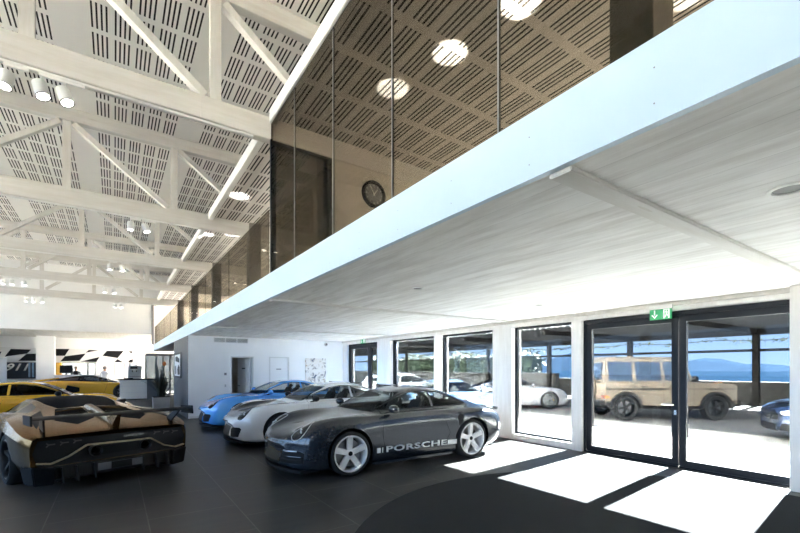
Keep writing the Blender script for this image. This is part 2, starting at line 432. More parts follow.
def glass_door(n, y0, y1, ym, mw, handle):
    d = thing('door_%d' % n, None, None, (XW+.02, (y0+y1)/2, 0)); d['kind'] = 'structure'
    c = (y0+y1)/2; a, b, m = y0-c, y1-c, ym-c; fw = .10
    f = MB().box((-.07, a, 0), (.07, a+.045, 2.57)).box((-.07, b-.045, 0), (.07, b, 2.57)).box((-.07, a+.045, 2.50), (.07, b-.045, 2.57)).box((-.07, a+.045, 0), (.07, b-.045, .025))
    f.build('door_frame', M['steel'], d, .004)
    for s, (p, q) in enumerate(((a+.05, m-.004), (m+.004, b-.05))):
        l = MB().box((-.045, p, .03), (.045, p+fw, 2.495)).box((-.045, q-fw, .03), (.045, q, 2.495)).box((-.045, p+fw, .03), (.045, q-fw, .13)).box((-.045, p+fw, 2.395), (.045, q-fw, 2.495))
        lf = l.build('door_leaf', M['steel'], d, .004)
        MB().box((-.008, p+fw, .13), (.008, q-fw, 2.395)).build('door_pane', M['tinted'], lf, smooth=0)
        if s == 1 and handle:
            MB().tube([(-.045, m+.05, 1.03), (-.10, m+.05, 1.03), (-.10, m+.24, 1.03)], .011).build('door_handle', M['chrome'], lf)
            MB().box((-.05, m+.03, .86), (-.044, m+.07, .94)).build('lock_plate', M['chrome'], lf, .002)
    return d
glass_door(1, 1.46, 4.81, 3.13, .1, True)
glass_door(2, 12.55, 14.82, 13.25, .1, False)

# white room block under the mezzanine
YB = 15.2
wb = MB()
wb.box((2.0, YB, 0), (3.31, YB+.16, 2.72)).box((4.08, YB, 0), (4.63, YB+.16, 2.72)).box((5.37, YB, 0), (XW, YB+.16, 2.72))
wb.box((3.31, YB, 2.06), (4.08, YB+.16, 2.72)).box((4.63, YB, 2.06), (5.37, YB+.16, 2.72))
struct('wall_facing', wb, M['wall'])
struct('baseboard_facing', MB().box((2.03, YB-.012, 0), (3.27, YB, .07)), M['white_metal'], .003)
struct('wall_grey', MB().box((1.985, YB+.02, 0), (2.02, 19.0, 2.715)).box((2.02, 18.9, 0), (2.3, 19.0, 2.715)), M['grey_wall'])
struct('wall_passage', MB().box((3.0, 16.9, 0), (5.4, 17.0, 2.7)), M['brown_wall'])
# open door: jambs, and the leaf standing ajar inside the opening
d = thing('door_3', None, None, (3.695, YB, 0)); d['kind'] = 'structure'
f = MB().box((-.385, -.02, 0), (-.345, .17, 2.06)).box((.345, -.02, 0), (.385, .17, 2.06)).box((-.345, -.02, 2.02), (.345, .17, 2.06))
f.build('door_frame', M['white_metal'], d, .003)
leaf = MB().box((-.012, 0, .01), (.028, .62, 2.01)).build('door_leaf', M['wall'], d, .003); leaf.location = (.312, .165, 0); leaf.rotation_euler = (0, 0, R(28))
MB().tube([(-.012, .55, 1.02), (-.06, .55, 1.02), (-.06, .44, 1.02)], .009).build('door_handle', M['steel'], leaf)
MB().box((-.016, .24, 1.62), (-.012, .40, 1.66)).build('door_plate', M['steel'], leaf)
d = thing('door_4', None, None, (5.0, YB, 0)); d['kind'] = 'structure'
f = MB().box((-.37, -.02, 0), (-.33, .17, 2.06)).box((.33, -.02, 0), (.37, .17, 2.06)).box((-.33, -.02, 2.02), (.33, .17, 2.06))
f.build('door_frame', M['white_metal'], d, .003)
lf = MB().box((-.33, .03, .01), (.33, .07, 2.02)).build('door_leaf', M['wall'], d, .003)
MB().box((-.10, .024, 1.60), (.08, .03, 1.63)).build('door_plate', M['grey'], lf)

# far end of the hall
YF = 29.3
struct('wall_far_upper', MB().box((XL, YF, 3.72), (2.0, YF+.25, 7.3)), M['wall'])
struct('ceiling_far', MB().box((XL, YF+.25, 3.72), (XW, 36.1, 3.8)), M['planks'])
wf = MB().box((XL, 36, 2.06), (XW, 36.3, 3.72)).box((XL, 36, 0), (XW, 36.3, .9))
cuts = [(-2.9, -1.5), (-1.48, -1.05), (.02, .62), (.9, 1.4)]
x = XL
for a, b in cuts+[(XW, XW)]:
    if a > x: wf.box((x, 36, .9), (a, 36.3, 2.06))
    x = b
struct('wall_far', wf, M['wall'])
struct('wall_office', MB().box((-4, 38.2, 0), (2.4, 38.3, 2.6)), M['grey'])
for i, (a, b) in enumerate(cuts):
    w = thing('window_%d' % (20+i), None, None, ((a+b)/2, 36.1, .9)); w['kind'] = 'structure'
    h = (b-a)/2
    MB().box((-h, -.03, 0), (-h+.04, .03, 1.16)).box((h-.04, -.03, 0), (h, .03, 1.16)).box((-h+.04, -.03, 1.12), (h-.04, .03, 1.16)).box((-h+.04, -.03, 0), (h-.04, .03, .04)).build('window_frame', M['grey'], w)
    MB().box((-h+.04, -.006, .04), (h-.04, .006, 1.12)).build('window_pane', M['tinted'], w, smooth=0)
struct('wall_mezzanine_end', MB().box((2.0, 29.3, 3.09), (XW+.25, 29.45, 7.3)), M['wall'])
struct('column_far', MB().box((-4.05, 34.6, 0), (-3.15, 35.4, 3.72)), M['wall'], .01)
struct('trim_far_post', MB().box((1.86, YF-.12, 3.1), (1.98, YF, 5.5)), M['grey'])
# glazed partition at the end of the passage beside the grey wall
w = thing('window_24', None, None, (2.55, 30.2, 0)); w['kind'] = 'structure'
f = MB()
for xx in (-.95, -.38, .0, .38, .9): f.box((xx-.04, -.04, 0), (xx+.04, .04, 2.5))
f.box((-.95, -.04, 2.42), (.9, .04, 2.6)).box((-.95, -.04, 1.0), (.9, .04, 1.06)).box((-.95, -.04, 0), (.9, .04, .08))
f.build('window_frame', M['grey'], w)
MB().box((-.93, -.006, .08), (.88, .006, 2.42)).build('window_pane', M['tinted'], w, smooth=0)
struct('wall_passage_end', MB().box((3.45, 30.15, 0), (XW, 30.3, 2.72)), M['wall'])

# ------------------------------------------------------------------ upper floor behind the bronze glass
struct('floor_mezzanine', MB().box((2.05, -5.3, 3.06), (XW, 29.3, 3.09)), M['upper_floor'])
js = [6.50, 5.49, 4.28, 3.08, 1.85, .65, -.55, -1.75, -2.95]
for i, (b, a) in enumerate(zip(js[:-1], js[1:])):
    struct('window_glass_wall_%d' % (i+1), MB().box((2.012, a+.006, 3.095), (2.028, b-.006, 5.42)), M['bronze_glass'])
for y in js[1:-1]:
    struct('trim_glass_joint', MB().box((2.010, y-.0055, 3.095), (2.030, y+.0055, 5.42)), M['grey'])
struct('trim_glass_post', MB().box((2.005, 6.50, 3.095), (2.035, 6.545, 5.42)), M['steel'])
xb = [6.64]+[6.64+2.8*k for k in range(1, 9)]
bal = thing('glass_balustrade', 'dark bronze glass balustrade along the edge of the upper floor', 'balustrade', (2.02, 6.64, 3.09))
for a, b in zip(xb[:-1], xb[1:]):
    p = MB().box((-.008, a-6.64+.004, .004), (.008, b-6.64-.004, 1.04)).build('glass_pane', M['bronze_glass'], bal, smooth=0)
pt = MB().box((3.05, TY[0]-.06, 3.09), (XW, TY[0]+.06, 5.18))
struct('wall_partition', pt, M['brown_wall'])
w = thing('door_5', None, None, (2.55, TY[0], 3.09)); w['kind'] = 'structure'
MB().box((-.5, -.05, 0), (-.45, .05, 2.18)).box((.44, -.05, 0), (.5, .05, 2.18)).box((-.45, -.05, 2.06), (.44, .05, 2.18)).build('door_frame', M['black'], w)
MB().box((-.45, -.008, 0), (.44, .008, 2.06)).build('door_pane', M['bronze_glass'], w, smooth=0)
for k in range(0, 6):
    y = 1.52+5.06*k+(.28 if k == 1 else 0)
    struct('column_mezzanine', MB().box((2.98, y-.15, 3.09), (3.28, y+.15, 5.52)), M['dark_wood'], .006)

# ------------------------------------------------------------------ timber trusses
def truss(k, label):
    y = TY[k]
    t = thing('roof_truss', label, 'truss', (-.85, y, 5.18), group='white timber roof trusses across the hall')
    MB().box((XL+.85, -.08, 0), (1.07+.8, .08, .33)).box((1.87, -.08, 0), (XW+.85, .08, .335)).build('bottom_chord', M['timber'], t, .006)
    MB().box((XL+.85, -.08, 1.83), (XW+.85, .08, 2.11)).build('top_chord', M['timber'], t, .006)
    for i in range(-4, 5):
        x = 2.07*i
        if i == -4: continue
        MB().box((x-.075, -.05, .33 if i < 2 else .36), (x+.075, .05, 1.83)).build('post', M['timber_post'], t, .005)
    for i in range(4):
        for s in (-1, 1):
            if s < 0 and i == 3: pass
            x0 = s*(2.07*i+.12); x1 = s*(2.07*(i+1)-.14)
            MB().beam((x0, 0, 1.80), (x1, 0, .36 if not (s > 0 and i >= 1) else .40), .11, .13, up=(0, 1, 0)).build('diagonal', M['timber_post'], t, .005)
    return t
for k, lb in enumerate(('white timber roof truss nearest the camera, carrying the three big spotlights', 'second white timber roof truss, its end passing over the bronze glass balustrade',
                        'third white timber roof truss from the camera, middle of the five', 'fourth white timber roof truss, next to last before the far wall',
                        'last white timber roof truss, closest to the far end wall')):
    truss(k, lb)

# ------------------------------------------------------------------ lighting tracks and spotlights
def track(k, x0, x1, label):
    y = TY[k]-.03
    t = MB().box((x0, y-.02, 5.145), (x1, y+.02, 5.179)).build('lighting_track', M['white_metal'], None, .003)
    tag(t, label, 'lighting track', 'lighting tracks under the trusses'); return t
tl = ['white lighting track under the nearest truss', 'white lighting track under the second truss', 'white lighting track under the third truss',
      'white lighting track under the fourth truss', 'white lighting track under the last truss']
for k in range(5): track(k, -7.5, 1.75, tl[k])
proto = {}
def spot(x, k, tilt, yaw, label):
    if not proto:
        r = thing('track_spotlight', label, 'spotlight', (0, 0, 0), 0, 'white track spotlights under the trusses')
        MB().box((-.14, -.017, -.035), (.08, .017, 0)).build('adapter', M['white_metal'], r, .003)
        MB().cyl((-.12, 0, -.035), (-.12, 0, -.12), .012).build('arm', M['white_metal'], r)
        h = MB().lathe([(0, .09), (.066, .09), (.074, .08), (.074, -.10), (.064, -.10), (.062, -.092)], 'z', 24).build('lamp_housing', M['white_metal'], r)
        h.location = (-.12, 0, -.19)
        l = MB().lathe([(0, -.094), (.062, -.094)], 'z', 24).build('lens', M['lamp'], h)
        MB().lathe([(.062, -.094), (.070, -.104), (.0755, -.102), (.0755, -.094)], 'z', 24).build('rim', M['black'], h)
        proto['r'] = r; o = r
    else:
        o = dup(proto['r'], (0, 0, 0), 0, label)
    o.location = (x+.12, TY[k]-.03, 5.145); o.rotation_euler = (0, 0, 0)
    for c in o.children:
        if c.name.startswith('lamp_housing'): c.rotation_euler = (R(-tilt+2), R(yaw), 0)
    return o
S = [(-1.03, 0, 14, 8, 'white track spotlight at the left edge of the photo, first of the big three'), (-.72, 0, 16, -14, 'white track spotlight in the middle of the big three on the nearest truss'),
     (-.50, 0, 18, -18, 'white track spotlight, right one of the big three on the nearest truss'),
     (.32, 1, 8, 4, 'left of the two white spotlights hanging under the second truss'), (.62, 1, 14, -16, 'right of the two white spotlights hanging under the second truss'),
     (-.11, 2, 8, 2, 'left of the two white spotlights under the third truss'), (.22, 2, 14, -12, 'right of the two white spotlights under the third truss'),
     (-.32, 3, 8, 0, 'left of the two spotlights of the right pair under the fourth truss'), (0, 3, 14, -8, 'right of the two spotlights of the right pair under the fourth truss'),
     (-3.48, 3, 8, 4, 'first of three spotlights at the left edge under the fourth truss'), (-3.24, 3, 8, 0, 'middle of three spotlights at the left under the fourth truss'),
     (-2.89, 3, 14, -8, 'last of three spotlights at the left under the fourth truss'),
     (.04, 4, 8, 0, 'left of the two small spotlights of the right pair under the last truss'), (.31, 4, 14, -8, 'right of the two small spotlights of the right pair under the last truss'),
     (-3.49, 4, 8, 0, 'first of three small spotlights on the left under the last truss'), (-3.24, 4, 8, 0, 'middle of three small spotlights on the left under the last truss'),
     (-2.9, 4, 14, -8, 'last of three small spotlights on the left under the last truss')]
for a in S: spot(*a)

# recessed downlights in the soffit
def downlight(x, y, r, label):
    o = thing('recessed_downlight', label, 'downlight', (x, y, 2.72), 0, 'recessed downlights in the white soffit')
    MB().lathe([(r*.78, -.002), (r*.82, -.012), (r, -.008), (r*1.02, 0)], 'z', 28).build('trim_ring', M['white_metal'], o)
    MB().lathe([(0, -.001), (r*.8, -.003)], 'z', 28).build('reflector', M['grey'], o)
downlight(3.40, .78, .105, 'recessed round downlight near the right edge of the white soffit, closest to the camera')
downlight(3.41, 4.58, .075, 'small recessed downlight midway along the white soffit, beside the sky-tinted fascia')
downlight(6.04, 4.62, .075, 'small recessed downlight in the soffit near the glass entrance door')
# ------------------------------------------------------------------ vehicles: a body surface lofted through half sections
def cat(p0, p1, p2, p3, t0, t1, t2, t3, t):
    def l(a, b, ta, tb): return a*((tb-t)/(tb-ta))+b*((t-ta)/(tb-ta))
    A1 = l(p0, p1, t0, t1); A2 = l(p1, p2, t1, t2); A3 = l(p2, p3, t2, t3)
    B1 = l(A1, A2, t0, t2); B2 = l(A2, A3, t1, t3)
    return l(B1, B2, t1, t2)

def loft(stations, nu=5, nv=4, linear=False):
    """stations: list of lists of 8 (x,y,z) from bottom centre to top centre (y>0 half). Returns a bmesh of the whole closed body."""
    rows = []
    for st in stations:
        pts = [Vector(p) for p in st]
        if linear: rows.append(pts); continue
        a = Vector((pts[1].x, -pts[1].y, pts[1].z)); b = Vector((pts[-2].x, -pts[-2].y, pts[-2].z))
        ext = [a]+pts+[b]; out = []
        for i in range(1, len(ext)-2):
            seg = ext[i-1:i+3]; ts = [0]
            for k in range(3): ts.append(ts[-1]+max(1e-3, (seg[k+1]-seg[k]).length)**.5)
            for k in range(nv): out.append(cat(*seg, *ts, ts[1]+(ts[2]-ts[1])*k/nv))
        out.append(ext[-2]); rows.append(out)
    if not linear:
        n = len(rows); t = [0]
        for i in range(n-1):
            d = sum((a-b).length for a, b in zip(rows[i], rows[i+1]))/len(rows[0]); t.append(t[-1]+max(1e-3, d)**.5)
        fine = []
        for i in range(n-1):
            i0, i3 = max(i-1, 0), min(i+2, n-1)
            t0 = t[i0] if i0 < i else t[i]-(t[i+1]-t[i]); t3 = t[i3] if i3 > i+1 else t[i+1]+(t[i+1]-t[i])
            for k in range(nu):
                tt = t[i]+(t[i+1]-t[i])*k/nu
                fine.append([cat(rows[i0][j] if i0 < i else 2*rows[i][j]-rows[i+1][j], rows[i][j], rows[i+1][j], rows[i3][j] if i3 > i+1 else 2*rows[i+1][j]-rows[i][j], t0, t[i], t[i+1], t3, tt) for j in range(len(rows[0]))])
        fine.append(rows[-1]); rows = fine
    bm = bmesh.new(); m = len(rows[0]); grid = []
    for r in rows:
        L_ = []
        for j, p in enumerate(r):
            if j in (0, m-1): v = bm.verts.new((p.x, 0, p.z)); L_.append((v, v))
            else: L_.append((bm.verts.new(p), bm.verts.new((p.x, -p.y, p.z))))
        grid.append(L_)
    for i in range(len(grid)-1):
        for j in range(m-1):
            for s in (0, 1):
                q = [grid[i][j][s], grid[i+1][j][s], grid[i+1][j+1][s], grid[i][j+1][s]]
                if s: q.reverse()
                try: bm.faces.new(q)
                except ValueError: pass
    for g in (grid[0], grid[-1]):
        loop = [a for a, b in g]+[b for a, b in g[-2:0:-1]]
        try: bm.faces.new(loop)
        except ValueError: pass
    bmesh.ops.recalc_face_normals(bm, faces=bm.faces)
    return bm

def carve(bm, poly, ax, sel, ids, val):
    """cut the outline `poly` (seen along the third axis) into the surface and mark the faces inside with id `val`"""
    n = len(poly)
    c = Vector((sum(p[0] for p in poly)/n, sum(p[1] for p in poly)/n))
    lo = [min(p[k] for p in poly)-.03 for k in (0, 1)]; hi = [max(p[k] for p in poly)+.03 for k in (0, 1)]
    third = ({0, 1, 2}-set(ax)).pop()
    def near(f):
        if not sel(f.calc_center_median(), f.normal): return False
        vs = [v.co for v in f.verts]
        return all(min(v[ax[k]] for v in vs) < hi[k] and max(v[ax[k]] for v in vs) > lo[k] for k in (0, 1))
    for i in range(n):
        a, b = Vector(poly[i]), Vector(poly[(i+1) % n]); d = b-a
        if d.length < 1e-5: continue
        nn = Vector((-d.y, d.x)).normalized()
        co = [0, 0, 0]; no = [0, 0, 0]
        co[ax[0]], co[ax[1]] = a; no[ax[0]], no[ax[1]] = nn
        fs = [f for f in bm.faces if near(f)]
        es = {e for f in fs for e in f.edges}; vs = {v for f in fs for v in f.verts}
        bmesh.ops.bisect_plane(bm, geom=fs+list(es)+list(vs), dist=1e-5, plane_co=co, plane_no=no)
    def inside(x, y):
        r = False
        for i in range(n):
            (x0, y0), (x1, y1) = poly[i], poly[(i+1) % n]
            if (y0 > y) != (y1 > y) and x < (x1-x0)*(y-y0)/(y1-y0)+x0: r = not r
        return r
    for f in bm.faces:
        q = f.calc_center_median()
        if inside(q[ax[0]], q[ax[1]]) and sel(q, f.normal): f[ids] = val

def mirror(poly): return [(-a, b) for a, b in poly][::-1]

def split(bm, ids, table, parent, smooth=38):
    """one mesh object per id: table id -> (name, material, thickness inwards, label)"""
    made = {}
    for k, (name, mat, sub) in table.items():
        todo = {f for f in bm.faces if f[ids] == k}
        isl = []
        while todo:
            st = [todo.pop()]; cur = []
            while st:
                f = st.pop(); cur.append(f)
                for e in f.edges:
                    for g in e.link_faces:
                        if g in todo: todo.discard(g); st.append(g)
            isl.append(cur)
        if not isl: continue
        big = max(sum(f.calc_area() for f in c) for c in isl)
        for fs in isl:
            if sum(f.calc_area() for f in fs) < .12*big: continue
            nb = bmesh.new(); mp = {}
            for f in fs:
                vs = []
                for v in f.verts:
                    if v not in mp: mp[v] = nb.verts.new(v.co)
                    vs.append(mp[v])
                try: nb.faces.new(vs)
                except ValueError: pass
            o = link(name, finish(nb, name, mat, smooth), made.get(sub, parent) if sub is not None else parent)
            made.setdefault(k, o)
    return made

def bvh_of(bm): return BVHTree.FromBMesh(bm)

def project(bvh, pts, axis, sign, off=.003, far=3.):
    """drop 3-D points onto the body along one axis; sign = side they come from"""
    out = []
    for p in pts:
        o = Vector(p); o[axis] = sign*far; d = Vector((0, 0, 0)); d[axis] = -sign
        h = bvh.ray_cast(o, d)
        out.append((h[0]+h[1]*off*(1 if h[1].dot(d) < 0 else -1)) if h[0] is not None else None)
    return out

def strip(bvh, pts, axis, sign, r, name, mat, parent, off=.002, n=6):
    """a moulding that follows the body along a projected polyline"""
    fine = []
    for a, b in zip(pts[:-1], pts[1:]):
        for k in range(6): fine.append(tuple(a[j]+(b[j]-a[j])*k/6 for j in range(3)))
    fine.append(pts[-1])
    q = [p for p in project(bvh, fine, axis, sign, off) if p is not None]
    if len(q) > 1: return MB().tube(q, r, n).build(name, mat, parent)

def patch(bvh, me, fn, axis, sign, off=.004):
    """lay a flat lettering mesh on the body: fn maps its (x, y) to 3-D before projection"""
    bm = bmesh.new(); bm.from_mesh(me)
    bmesh.ops.triangulate(bm, faces=bm.faces)
    pts = [fn(v.co.x, v.co.y) for v in bm.verts]; q = project(bvh, pts, axis, sign, off)
    for v, p in zip(list(bm.verts), q):
        if p is not None: v.co = p
    bm.to_mesh(me); bm.free(); return me

def paint(name, col, metal=.35, rough=.28, coat=1.): return pm(name, col, rough, metal, coat=coat, noise=.02, scale=30)
M['tyre'] = pm('tyre_rubber', (.012, .012, .013), .8, noise=.2, scale=20)
M['well'] = pm('wheel_well', (.006, .006, .006), .9)
M['car_glass'] = glass('car_glass', (.66, .70, .70), .035)
M['lamp_glass'] = pm('headlamp_glass', (.012, .013, .015), .12, coat=.3, spec=.5)
M['red_glass'] = pm('tail_lamp', (.20, .006, .006), .12, coat=1.)
M['disc'] = pm('brake_disc', (.30, .30, .31), .35, metal=1.)
M['wheel_white'] = pm('wheel_silver_white', (.82, .82, .83), .3, metal=.1, coat=.4)
M['wheel_dark'] = pm('wheel_dark', (.03, .03, .032), .35, metal=.5)
M['wheel_grey'] = pm('wheel_grey', (.30, .31, .32), .3, metal=.9)
M['seat'] = pm('seat_leather', (.025, .024, .023), .7)
M['carbon'] = pm('carbon_lacquer', (.018, .018, .019), .2, coat=1., noise=.5, scale=160)
M['plate'] = pm('plate_blank', (.10, .11, .13), .5)

WCACHE = {}
def wheel(parent, x, y, z, Rt, wd, Rr, style, rim_mat, caliper=None):
    """tyre with rim, disc and centre cap under it; the outer face looks to +y"""
    key = (Rt, wd, Rr, style, rim_mat.name, caliper.name if caliper else 0)
    if key not in WCACHE:
        h = wd/2; d = {}
        d['tyre'] = MB().lathe([(Rr-.005, -h*.8), (Rr+.01, -h*.95), (Rt-.03, -h), (Rt-.008, -h*.86), (Rt, -h*.6), (Rt, h*.6), (Rt-.008, h*.86), (Rt-.03, h), (Rr+.012, h*.96), (Rr-.005, h*.8)], 'y', 40).mesh('wheel', M['tyre'])
        b = MB().lathe([(Rr-.02, -h*.8), (Rr+.004, -h*.85), (Rr+.004, h*.93), (Rr-.012, h*.96), (Rr-.022, h*.86), (Rr-.03, -h*.6)], 'y', 40)
        hub = h*.55
        ns = {'five': 5, 'double': 10, 'mesh': 14, 'six': 6}[style]
        for i in range(ns):
            a = 2*PI*i/ns + (0 if style != 'double' else (.17 if i % 2 else -.17))+.3
            w0, w1 = {'five': (.045, .052), 'double': (.014, .013), 'mesh': (.012, .012), 'six': (.03, .03)}[style]
            ca, sa = math.cos(a), math.sin(a)
            def P(r, t, yy): return (r*ca-t*sa, yy, r*sa+t*ca)
            r0, r1 = .04, Rr-.01; yo = h*.80
            b.hexa([P(r0, -w0, hub-.03), P(r0, w0, hub-.03), P(r0, w0*.8, hub+.012), P(r0, -w0*.8, hub+.012)],
                   [P(r1, -w1, yo-.05), P(r1, w1, yo-.05), P(r1, w1*.8, yo), P(r1, -w1*.8, yo)])
        b.lathe([(0, hub-.03), (.075, hub-.03), (.075, hub+.006), (.05, hub+.016), (0, hub+.016)], 'y', 24)
        d['rim'] = b.mesh('rim', rim_mat, .003)
        d['brake_disc'] = MB().lathe([(.05, -.02), (Rr*.76, -.02), (Rr*.76, .012), (.05, .012)], 'y', 32).mesh('brake_disc', M['disc'])
        d['hub_cap'] = MB().lathe([(0, hub+.03), (.022, hub+.03), (.034, hub+.024), (.036, hub+.012)], 'y', 20).mesh('hub_cap', M['black'])
        if caliper:
            pts = [(Rr*.68*math.cos(a), .0, Rr*.68*math.sin(a)) for a in [PI*.78+.09*k for k in range(9)]]
            d['caliper'] = MB().tube(pts, .035, 8).mesh('brake_caliper', caliper)
        WCACHE[key] = d
    d = WCACHE[key]; rz = 0 if y > 0 else PI
    w = link('wheel', d['tyre'], parent, (x, y, z), rz)
    for k in d:
        if k != 'tyre': link({'caliper': 'brake_caliper'}.get(k, k), d[k], w)
    return w

def arch(bm, ids, x, z, r, ymin):
    poly = [(x+r*math.cos(2*PI*k/22), z+r*math.sin(2*PI*k/22)) for k in range(22)]
    carve(bm, poly, (0, 2), lambda c, n: abs(c.y) > ymin, ids, 99)

def liners(parent, axles, r, yo, yi, z):
    for x in axles:
        for s in (-1, 1):
            mb = MB(); n = 20; vs = []; fs = []
            for i in range(n+1):
                a = -.5+(PI+1.)*i/n
                vs += [(x+r*math.cos(a), s*yi, z+r*math.sin(a)), (x+r*math.cos(a), s*yo, z+r*math.sin(a))]
            fs = [(2*i, 2*i+1, 2*i+3, 2*i+2) for i in range(n)]
            fs.append(tuple(2*i for i in range(n+1)))
            mb.add(vs, fs).build('wheel_well', M['well'], parent, fix=False)

def cabin(parent, x0, x1, zf, w=.6, roll=False, wheel_x=None, cage=None):
    """dark interior: tub, two seats, dashboard, steering wheel"""
    MB().box((x0, -w, zf-.5), (x1, w, zf-.46)).box((x1-.25, -w, zf-.46), (x1, w, zf-.10)).build('dashboard', M['black'], parent, .03)
    xm = x0+(x1-x0)*.38
    for s in (-1, 1):
        y = s*.36
        b = MB().hexa([(xm, y-.22, zf-.45), (xm+.5, y-.24, zf-.45), (xm+.5, y+.24, zf-.45), (xm, y+.22, zf-.45)],
                      [(xm, y-.22, zf-.30), (xm+.5, y-.24, zf-.26), (xm+.5, y+.24, zf-.26), (xm, y+.22, zf-.30)])
        b.hexa([(xm-.12, y-.23, zf-.38), (xm+.06, y-.23, zf-.34), (xm+.06, y+.23, zf-.34), (xm-.12, y+.23, zf-.38)],
               [(xm-.30, y-.17, zf+.13), (xm-.20, y-.17, zf+.15), (xm-.20, y+.17, zf+.15), (xm-.30, y+.17, zf+.13)])
        b.hexa([(xm-.33, y-.10, zf+.12), (xm-.22, y-.10, zf+.13), (xm-.22, y+.10, zf+.13), (xm-.33, y+.10, zf+.12)],
               [(xm-.34, y-.09, zf+.22), (xm-.25, y-.09, zf+.23), (xm-.25, y+.09, zf+.23), (xm-.34, y+.09, zf+.22)])
        b.build('seat', M['seat'], parent, .03)
    pts = [(x1-.33-.06*math.cos(a), .36+.17*math.sin(a), zf-.03+.16*math.cos(a)) for a in [2*PI*k/20 for k in range(21)]]
    MB().tube(pts, .013).build('steering_wheel', M['black'], parent)
    if cage:
        xc = x0+.1
        b = MB().tube([(xc, -.5, zf-.4), (xc, -.46, zf+.1), (xc, -.36, zf+.22), (xc, .36, zf+.22), (xc, .46, zf+.1), (xc, .5, zf-.4)], .02)
        b.tube([(xc, -.46, zf+.05), (xc, .46, zf-.35)], .018).tube([(xc, .46, zf+.05), (xc, -.46, zf-.35)], .018)
        b.build('roll_cage', cage, parent)

# ------------------------------------------------------------------ rear-engined coupe
def coupe_stations():
    raw = [  # x, zb, y1, (p2), (p3), (p4), (p5), (p6), ztop, bow
        (2.215, .25, .40, (.52, .27), (.58, .38), (.52, .46), (.42, .50), (.22, .515), .52, .12),
        (2.175, .185, .56, (.71, .20), (.79, .40), (.74, .54), (.60, .585), (.32, .59), .59, .215),
        (2.03, .15, .64, (.80, .165), (.875, .43), (.83, .645), (.68, .695), (.36, .655), .65, .17),
        (1.80, .13, .68, (.85, .15), (.91, .46), (.855, .765), (.68, .815), (.37, .725), .715, .08),
        (1.48, .13, .70, (.87, .15), (.925, .48), (.87, .835), (.70, .88), (.41, .785), .77, .02),
        (1.12, .13, .70, (.87, .16), (.925, .50), (.875, .86), (.72, .895), (.46, .84), .83, 0),
        (.86, .13, .70, (.86, .17), (.90, .50), (.87, .86), (.74, .89), (.50, .89), .895, 0),
        (.52, .13, .70, (.85, .17), (.885, .50), (.865, .87), (.735, .925), (.60, 1.05), 1.075, 0),
        (.12, .13, .70, (.85, .17), (.88, .50), (.865, .88), (.735, .935), (.575, 1.195), 1.24, 0),
        (-.28, .13, .70, (.85, .17), (.885, .50), (.875, .885), (.735, .94), (.55, 1.24), 1.295, 0),
        (-.68, .13, .70, (.86, .17), (.905, .50), (.90, .885), (.735, .945), (.53, 1.215), 1.275, 0),
        (-1.02, .13, .70, (.88, .17), (.935, .50), (.925, .87), (.72, .955), (.505, 1.135), 1.20, 0),
        (-1.40, .14, .70, (.89, .18), (.95, .50), (.935, .85), (.70, .945), (.47, 1.02), 1.07, 0),
        (-1.78, .17, .68, (.87, .22), (.94, .51), (.91, .81), (.69, .89), (.43, .925), .95, .03),
        (-2.08, .22, .62, (.80, .28), (.90, .53), (.85, .745), (.65, .80), (.40, .83), .84, .12),
        (-2.24, .27, .55, (.70, .32), (.80, .53), (.75, .67), (.58, .72), (.36, .735), .745, .20),
        (-2.30, .34, .42, (.54, .38), (.58, .51), (.54, .58), (.42, .62), (.25, .63), .635, .14)]
    st = []
    for x, zb, y1, p2, p3, p4, p5, p6, zt, bow in raw:
        s = 1 if x > 0 else -1
        pts = [(0, zb), (y1, zb), p2, p3, p4, p5, p6, (0, zt)]
        ym = max(p[0] for p in pts)
        st.append([(x-s*bow*(y/ym)**2, y, z) for y, z in pts])
    return st

